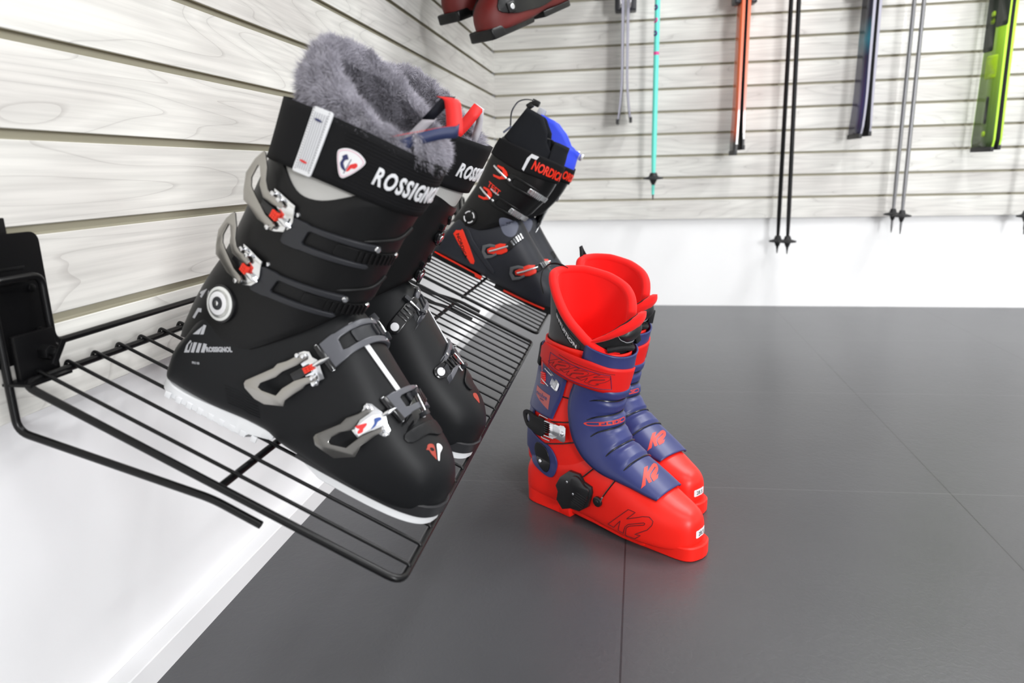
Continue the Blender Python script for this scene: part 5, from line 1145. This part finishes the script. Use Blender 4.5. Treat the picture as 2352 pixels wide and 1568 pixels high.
# pair of dark red boots hanging high by the corner, only their toes in the frame
def hanging_boot(mw, label):
    bf = BootFrame(mw, 1); root = empty('ski_boot', mw); tag(root, label, 'ski boot', 'dark red and black ski boots hanging high')
    art = lambda name, bm, mt, parent=root, ang=40: bm_obj(bf, name, bm, M[mt], parent, ang)
    V, F = shell_loft(NSHELL, e_bot=6); shell = bmesh_obj(bf, 'shell', V, F, M['darkred'], root)
    fk = sole_outline([(165, 36), (200, 40), (245, 43), (275, 42), (298, 41), (315, 40), (328, 38), (331, 32)]); V, F = plan_block(fk, 0, 24, 2.5); bmesh_obj(bf, 'toe_sole', V, F, M['nblack'], root, ang=35)
    hk = sole_outline([(-16, 3), (-14, 14), (-7, 25), (7, 33), (40, 35.5), (118, 36), (121, 35)]); V, F = plan_block(hk, 0, 14, 1.2); bmesh_obj(bf, 'heel_sole', V, F, M['nblack'], root, ang=35)
    V, F = grid_mesh(lambda p, h: NC.p(p, h, 0), [2*PI*i/60 for i in range(60)], [112+8*i for i in range(26)], closed_u=True); bmesh_obj(bf, 'cuff', V, F, M['nblack'], root, solid=4)
    bpy.context.view_layer.update(); bv = bvh_of([shell])
    T = Proj(bv, bf, (.35, 0, .94))
    bm = art_mesh([smooth2([(150, -46), (205, -47), (262, -40), (276, 2), (262, 44), (205, 49), (150, 46)], 4)], 4, 1.2); art('instep_panel', wrap(bm, lambda x, y, z: T(*T.uv((x, y, 120-(x-200)*.5)), z), 6), 'nblack')
    for sd in (-1, 1):
        D0 = Proj(bv, bf, (0, sd, .35))
        pl = [D0.uv(D0.hit(*D0.uv((x, sd*40, z)))[0]) for x, z in [(30, 50), (120, 28), (205, 30), (255, 36), (292, 56), (262, 92), (180, 150), (90, 160), (30, 120)]]
        art('side_panel', wrap(art_mesh([smooth2(pl, 3)], 4, 1), lambda x, y, z: D0(x, y, z), 8), 'nblack')
        D = Proj(bv, bf, (0, sd, .5))
        for (x, z_) in ((195, 70), (258, 52)):
            p, n = D.hit(*D.uv((x, sd*46, z_))); Fm = frame_at(p, n, (0, 0, 1)); bm = bmesh.new(); box_bm(bm, (0, 0, 3), (26, 24, 9), 4); an = art('buckle_anchor', xf(bm, Fm), 'nblack')
            bm = bmesh.new(); cyl_bm(bm, (0, 0, 6), (0, 0, 10), 6.5, seg=20, bev=1.2); art('rivet', xf(bm, Fm), 'nsilver', an)
    return root
def look_matrix(pos, fwd, up):
    f = Vector(fwd).normalized(); u = (Vector(up)-f*Vector(up).dot(f)).normalized(); y = u.cross(f); return Matrix.Translation(pos) @ Matrix((f, y, u)).transposed().to_4x4()
# ------------------------------------------------------------------ skis and poles hanging on the back wall
def ski_top_mat(name, stops):
    m = bpy.data.materials.new(name); m.use_nodes = True; nt = m.node_tree; b = nt.nodes['Principled BSDF']; L = nt.links.new
    tc = N(nt, 'ShaderNodeTexCoord'); sp = N(nt, 'ShaderNodeSeparateXYZ'); L(tc.outputs['Object'], sp.inputs[0])
    r = N(nt, 'ShaderNodeValToRGB'); L(sp.outputs['Z'], r.inputs[0]); e = r.color_ramp.elements
    e[0].position, e[0].color = stops[0][0], (*stops[0][1], 1); e[1].position, e[1].color = stops[-1][0], (*stops[-1][1], 1)
    for p, c in stops[1:-1]: x = e.new(p); x.color = (*c, 1)
    L(r.outputs[0], b.inputs['Base Color']); b.inputs['Roughness'].default_value = .28; b.inputs['Coat Weight'].default_value = .4
    return m
M['steel_edge'] = mat('ski_steel_edge', (.7, .7, .72), .25, metal=1)
M['pbase'] = mat('black_ski_base', (.02, .02, .022), .5)
M['binding'] = mat('dark_binding_plastic', (.03, .03, .035), .4)
M['orangeplastic'] = mat('orange_binding_plastic', srgb(245, 90, 30), .4)
SK = {
 'grey': ski_top_mat('lilac_grey_topsheet', [(0, srgb(150, 148, 160)), (.5, srgb(175, 172, 186)), (1, srgb(190, 190, 200))]),
 'orange': ski_top_mat('orange_topsheet', [(0, srgb(24, 24, 28)), (.045, srgb(40, 34, 36)), (.09, srgb(226, 96, 60)), (.3, srgb(240, 112, 50)), (1, srgb(235, 90, 40))]),
 'blue': ski_top_mat('navy_teal_topsheet', [(0, srgb(30, 28, 60)), (.12, srgb(50, 46, 100)), (.3, srgb(34, 40, 70)), (.36, srgb(40, 120, 140)), (.44, srgb(40, 44, 60)), (1, srgb(60, 66, 76))]),
 'green': ski_top_mat('green_topsheet', [(0, srgb(44, 58, 34)), (.04, srgb(70, 92, 48)), (.15, srgb(92, 124, 44)), (.30, srgb(122, 158, 42)), (.44, srgb(148, 196, 40)), (1, srgb(150, 200, 40))])}
M['lime'] = mat('lime_sidewall', srgb(190, 240, 70), .3); M['limedark'] = mat('lime_print', srgb(166, 206, 30), .35); M['darkprint'] = mat('dark_ski_print', srgb(36, 44, 34), .4)
M['sideg'] = mat('pale_sidewall', srgb(168, 167, 180), .3); M['sideo'] = ski_top_mat('orange_sidewall', [(0, srgb(20, 18, 20)), (.05, srgb(36, 26, 28)), (.10, srgb(222, 140, 132)), (.25, srgb(240, 120, 84)), (1, srgb(248, 110, 50))])
def ski(x, y, z0, rz, wdt, top, side, label, group, flip=1, bend=.003, Lt=1.62, lean=0.0, flare=.004):
    """hangs tail down; width lies along y, the top sheet faces -x when flip=1"""
    root = empty('ski', Matrix.Translation((x, y, z0)) @ Matrix.Rotation(rz, 4, 'Z') @ Matrix.Rotation(lean, 4, 'Y')); tag(root, label, 'ski', group)
    n = 40; Vt = []; F = []; 
    def half(t): return wdt/2*(1 - .22*math.sin(PI*min(1, t*1.05)))*(1 if t > .012 else .86)*(1 if t < .93 else math.sqrt(max(0.02, 1-((t-.93)/.075)**2)))
    def off(t): return flip*(bend*(1-4*(t-.45)**2 if True else 0) + (-.05*((t-.9)/.1)**2 if t > .9 else 0) - (flare*((.12-t)/.12)**2 if t < .12 else 0))
    th = lambda t: .0065 + .0045*math.sin(PI*min(1, max(0, t)))
    def strip(sel, name, mt, parent=root):
        V = []; Fq = []
        for i in range(n+1):
            t = i/n; h = half(t); o = off(t); d = th(t)*flip; z = t*Lt
            P = [(o+bend*0, -h, z), (o, h, z), (o-d, h*.985, z), (o-d, -h*.985, z)]
            V += [P[k] for k in sel]
        m_ = len(sel)
        for i in range(n):
            for k in range(m_-1): a = i*m_+k; Fq.append((a, a+1, a+m_+1, a+m_))
        if m_ == 4: Fq += [(0, 1, 2, 3), tuple(n*4+k for k in (3, 2, 1, 0))]
        return link(name, from_data(V, Fq, name), mt, parent)
    # solid body (sidewalls + base) with separate top sheet
    V = []; Fq = []
    for i in range(n+1):
        t = i/n; h = half(t); o = off(t); d = th(t)*flip; z = t*Lt; V += [(o, -h, z), (o, h, z), (o-d, h, z), (o-d, -h, z)]
    for i in range(n):
        for k in range(4): a = i*4+k; b = i*4+(k+1) % 4; Fq.append((a, b, b+4, a+4))
    Fq += [(0, 1, 2, 3), (n*4+3, n*4+2, n*4+1, n*4)]
    body = link('core', from_data(V, Fq, 'core'), side, root, smooth=False)
    V = []; Fq = []
    for i in range(n+1):
        t = i/n; h = half(t)*.95; o = off(t); d = (th(t)+.0006)*flip; z = t*Lt*.998+.001; V += [(o-d, -h, z), (o-d, h, z)]
    for i in range(n): Fq.append((2*i, 2*i+1, 2*i+3, 2*i+2))
    ts = link('top_sheet', from_data(V, Fq, 'top_sheet'), top, root); md = ts.modifiers.new('s', 'SOLIDIFY'); md.thickness = .0005; md.offset = 0
    V = []; Fq = []
    for i in range(n+1):
        t = i/n; h = half(t); o = off(t)+.0006*flip; z = t*Lt; V += [(o, -h, z), (o, h, z)]
    for i in range(n): Fq.append((2*i, 2*i+1, 2*i+3, 2*i+2))
    bs = link('base', from_data(V, Fq, 'base'), M['pbase'], root); md = bs.modifiers.new('s', 'SOLIDIFY'); md.thickness = .001; md.offset = 0
    cap = boxo('tail_cap', (off(0)-th(0)*flip/2, 0, .008), (.012, wdt*.92, .018), M['pbase'], root, .002)
    # binding
    zb = 1.285-z0; o = off(zb/Lt)-th(.3)*flip
    bm = bmesh.new(); box_bm(bm, (o-.014*flip, 0, zb), (.026, .062, .17), .006); bd = link('binding', bm_mesh(bm, 'binding'), M['binding'], root)
    bm = bmesh.new(); box_bm(bm, (o-.040*flip, 0, zb+.01), (.034, .05, .07), .008); link('heel_piece', bm_mesh(bm, 'heel_piece'), M['orangeplastic'] if top is SK['orange'] else M['binding'], bd)
    bm = bmesh.new()
    for sy in (-1, 1): tube_bm(bm, [(o-.01*flip, sy*.03, zb-.02), (o-.006*flip, sy*(wdt/2+.008), zb-.04), (o-.002*flip, sy*(wdt/2+.010), zb-.08)], .003, 8)
    link('brake', bm_mesh(bm, 'brake'), M['orangeplastic'] if top is SK['orange'] else M['steel_edge'], bd)
    return root, off, th, Lt
YS = 3.03
ski(-.024, YS, .776, 0, .10, SK['grey'], M['sideg'], 'left ski of the lilac grey pair hanging edge-on, first pair from the corner', 'lilac grey skis', 1, flare=.016)
ski(-.009, YS, .782, 0, .10, SK['grey'], M['sideg'], 'right ski of the lilac grey pair hanging edge-on, first pair from the corner', 'lilac grey skis', -1, flare=.016)
ski(.426, YS-.01, .640, .10, .10, SK['orange'], M['sideo'], 'left ski of the orange pair with dark tail, beside the turquoise pole', 'orange skis', 1)
ski(.442, YS-.01, .660, .10, .10, SK['orange'], M['sideo'], 'right ski of the orange pair, behind its mate, dark tail', 'orange skis', -1)
ski(.888, YS-.01, .690, .14, .115, SK['blue'], M['sideg'], 'left ski of the navy and teal pair, its top facing the corner', 'navy and teal skis', 1, flare=.010)
ski(.904, YS-.01, .698, .14, .115, SK['blue'], M['sideg'], 'right ski of the navy and teal pair, pale edge facing the room', 'navy and teal skis', -1, flare=.003)
g1, off, th, Lt = ski(1.336, YS-.025, .628, .20, .125, SK['green'], M['lime'], 'left ski of the lime green pair, broad green top facing the corner', 'lime green skis', 1, flare=.001)
ski(1.353, YS-.025, .634, .20, .125, SK['green'], M['lime'], 'right ski of the lime green pair, only its lime edge showing', 'lime green skis', -1, flare=.001)
for (za, zb, ya, yb, mt) in ((.262, .345, -.030, .032, 'limedark'), (.055, .075, -.012, .008, 'limedark'), (.10, .20, -.010, .006, 'darkprint'), (.36, .56, .004, .058, 'darkprint'), (.44, .56, -.058, .004, 'darkprint'), (.455, .50, .012, .034, 'limedark')):
    zm = (za+zb)/2; o = off(zm/Lt)-th(zm/Lt)-.0014
    bm = art_mesh([rrect(ya*1000, za*1000, yb*1000, zb*1000, 8)], .4); slice_bm(bm, 20, (1,))
    for v in bm.verts: t = v.co.y*.001/Lt; v.co = Vector((off(t)-th(t)-.0011-v.co.z*.001, v.co.x*.001, v.co.y*.001))
    me = bm_mesh(bm, 'top_print'); link('top_print', me, M[mt], g1)
M['cyanpole'] = mat('turquoise_pole_paint', srgb(110, 232, 214), .3); M['pinkdeco'] = mat('pink_pole_print', srgb(226, 70, 150), .4); M['navydeco'] = mat('purple_pole_print', srgb(70, 40, 120), .4)
M['blackpole'] = mat('black_pole_shaft', (.007, .007, .008), .4, spec=.25); M['alupole'] = mat('grey_aluminium_shaft', (.26, .26, .27), .38, metal=.6); M['polegrip'] = mat('black_grip_rubber', (.015, .015, .016), .6)
def pole(x, y, ztip, zb, r, mt, label, group=None, lean=0.0, Lp=1.15, deco=False, rb=.034):
    root = empty('ski_pole', Matrix.Translation((x, y, ztip)) @ Matrix.Rotation(lean, 4, 'Y')); tag(root, label, 'ski pole', group)
    hb = zb-ztip
    tube('shaft', [(0, 0, .02), (0, 0, hb), (0, 0, hb+.12), (0, 0, Lp)], r, mt, root, seg=16, rad=[r*.55, r*.72, r, r])
    cylo('tip', (0, 0, 0), (0, 0, hb*.75), .002, M['steel_edge'] if False else M['polegrip'], root, r1=r*.7, seg=12)
    bm = bmesh.new(); tube_bm(bm, [(0, 0, hb-.022), (0, 0, hb-.006), (0, 0, hb-.003), (0, 0, hb+.002), (0, 0, hb+.008), (0, 0, hb+.022)], 0, 28, rad=[r*.8, r*1.5, rb, rb, r*1.8, r*1.25]); me = bm_mesh(bm, 'basket'); sharp(me, 50); link('basket', me, M['polegrip'], root)
    tube('grip', [(0, 0, Lp-.01), (0, 0, Lp+.02), (0, 0, Lp+.10), (0, 0, Lp+.125), (0, 0, Lp+.13)], .015, M['polegrip'], root, seg=16, rad=[.012, .016, .0165, .02, .012])
    if deco:
        for k in range(10):
            z = .66+k*.047-ztip*0
            bm = text_bm('SCOTT'[k % 5] if False else 'OCOSRXOSAR'[k], 26, .6, bold=2.2, sx=.9, align='CENTER')
            rot2(bm, PI/2)
            for v in bm.verts: a = v.co.x*.001/r; v.co = Vector(((r+.0004+v.co.z*.001)*math.sin(a), -(r+.0004+v.co.z*.001)*math.cos(a), z-.02+v.co.y*.001))
            link('shaft_letter', bm_mesh(bm, 'shaft_letter'), M['pinkdeco'] if k % 2 else M['navydeco'], root)
        tube('pink_band', [(0, 0, hb+.475), (0, 0, hb+.487)], r*1.03, M['pinkdeco'], root, seg=16)
    return root
YP = 3.035
pole(.106, YP-.03, .470, .556, .0105, M['cyanpole'], 'turquoise ski pole with small black basket, between grey and orange skis', None, 0, deco=True, rb=.040)
pole(.622, YP+.018, .240, .290, .0085, M['blackpole'], 'left pole of the black pair, tips hanging below the slat panel', 'black ski poles', -.010)
pole(.646, YP-.055, .245, .295, .0085, M['blackpole'], 'right pole of the black pair, tips hanging below the slat panel', 'black ski poles', -.022)
pole(1.058, YP+.018, .322, .394, .0075, M['alupole'], 'left pole of the grey metal pair, between navy and green skis', 'grey metal ski poles', -.004)
pole(1.066, YP-.055, .321, .392, .0075, M['alupole'], 'right pole of the grey metal pair, between navy and green skis', 'grey metal ski poles', -.004)
pole(1.527, YP-.02, .312, .382, .0095, M['blackpole'], 'black ski pole at the right edge of the photo beside green skis', None, 0.012)
# wall hooks that carry the skis and poles, above the frame
for x, z in ((-.015, 1.30), (.106, 1.56), (.434, 1.17), (.635, 1.33), (.896, 1.22), (1.073, 1.42), (1.344, 1.16), (1.527, 1.41)):
    bm = bmesh.new(); tube_bm(bm, fillet([(x-.055, 3.105, z+.16), (x-.055, 2.965, z+.16), (x-.055, 2.95, z+.185)], .01), .004, 10); tube_bm(bm, fillet([(x+.055, 3.105, z+.16), (x+.055, 2.965, z+.16), (x+.055, 2.95, z+.185)], .01), .004, 10); box_bm(bm, (x, 3.105, z+.16), (.13, .008, .03), .002)
    me = bm_mesh(bm, 'wall_hook'); o = link('wall_hook', me, M['bracket']); tag(o, 'black metal display hook on the slat wall', 'wall hook', 'wall hooks above the skis and poles')
hm = look_matrix(Vector((-.322, 1.985, 1.02)), (.02, -.93, -.36), (0, -.36, .93))
hanging_boot(look_matrix(Vector((-.18, 2.01, 1.018)), (-.50, -.78, -.36), (-.20, -.30, .93)), 'dark red and black ski boot high near the corner, its toe the lowest')
hanging_boot(look_matrix(Vector((-.285, 2.12, 1.085)), (-.50, -.78, -.36), (-.20, -.30, .93)), 'dark red and black ski boot high near the corner, behind and left of its pair')

# unseen solid board over the hanging boots, added to shade the upper left wall
root = empty('unseen_shade_shelf', loc=(XL, 2.0, 1.52)); tag(root, 'unseen black board added to shade the upper left wall', 'shelf')
boxo('shade_board', (.29, 0, 0), (.56, 1.9, .02), M['bracket'], root, .003)
for yy in (-.6, .6): boxo('shade_bracket', (.10, yy, -.05), (.19, .006, .08), M['bracket'], root, .001)
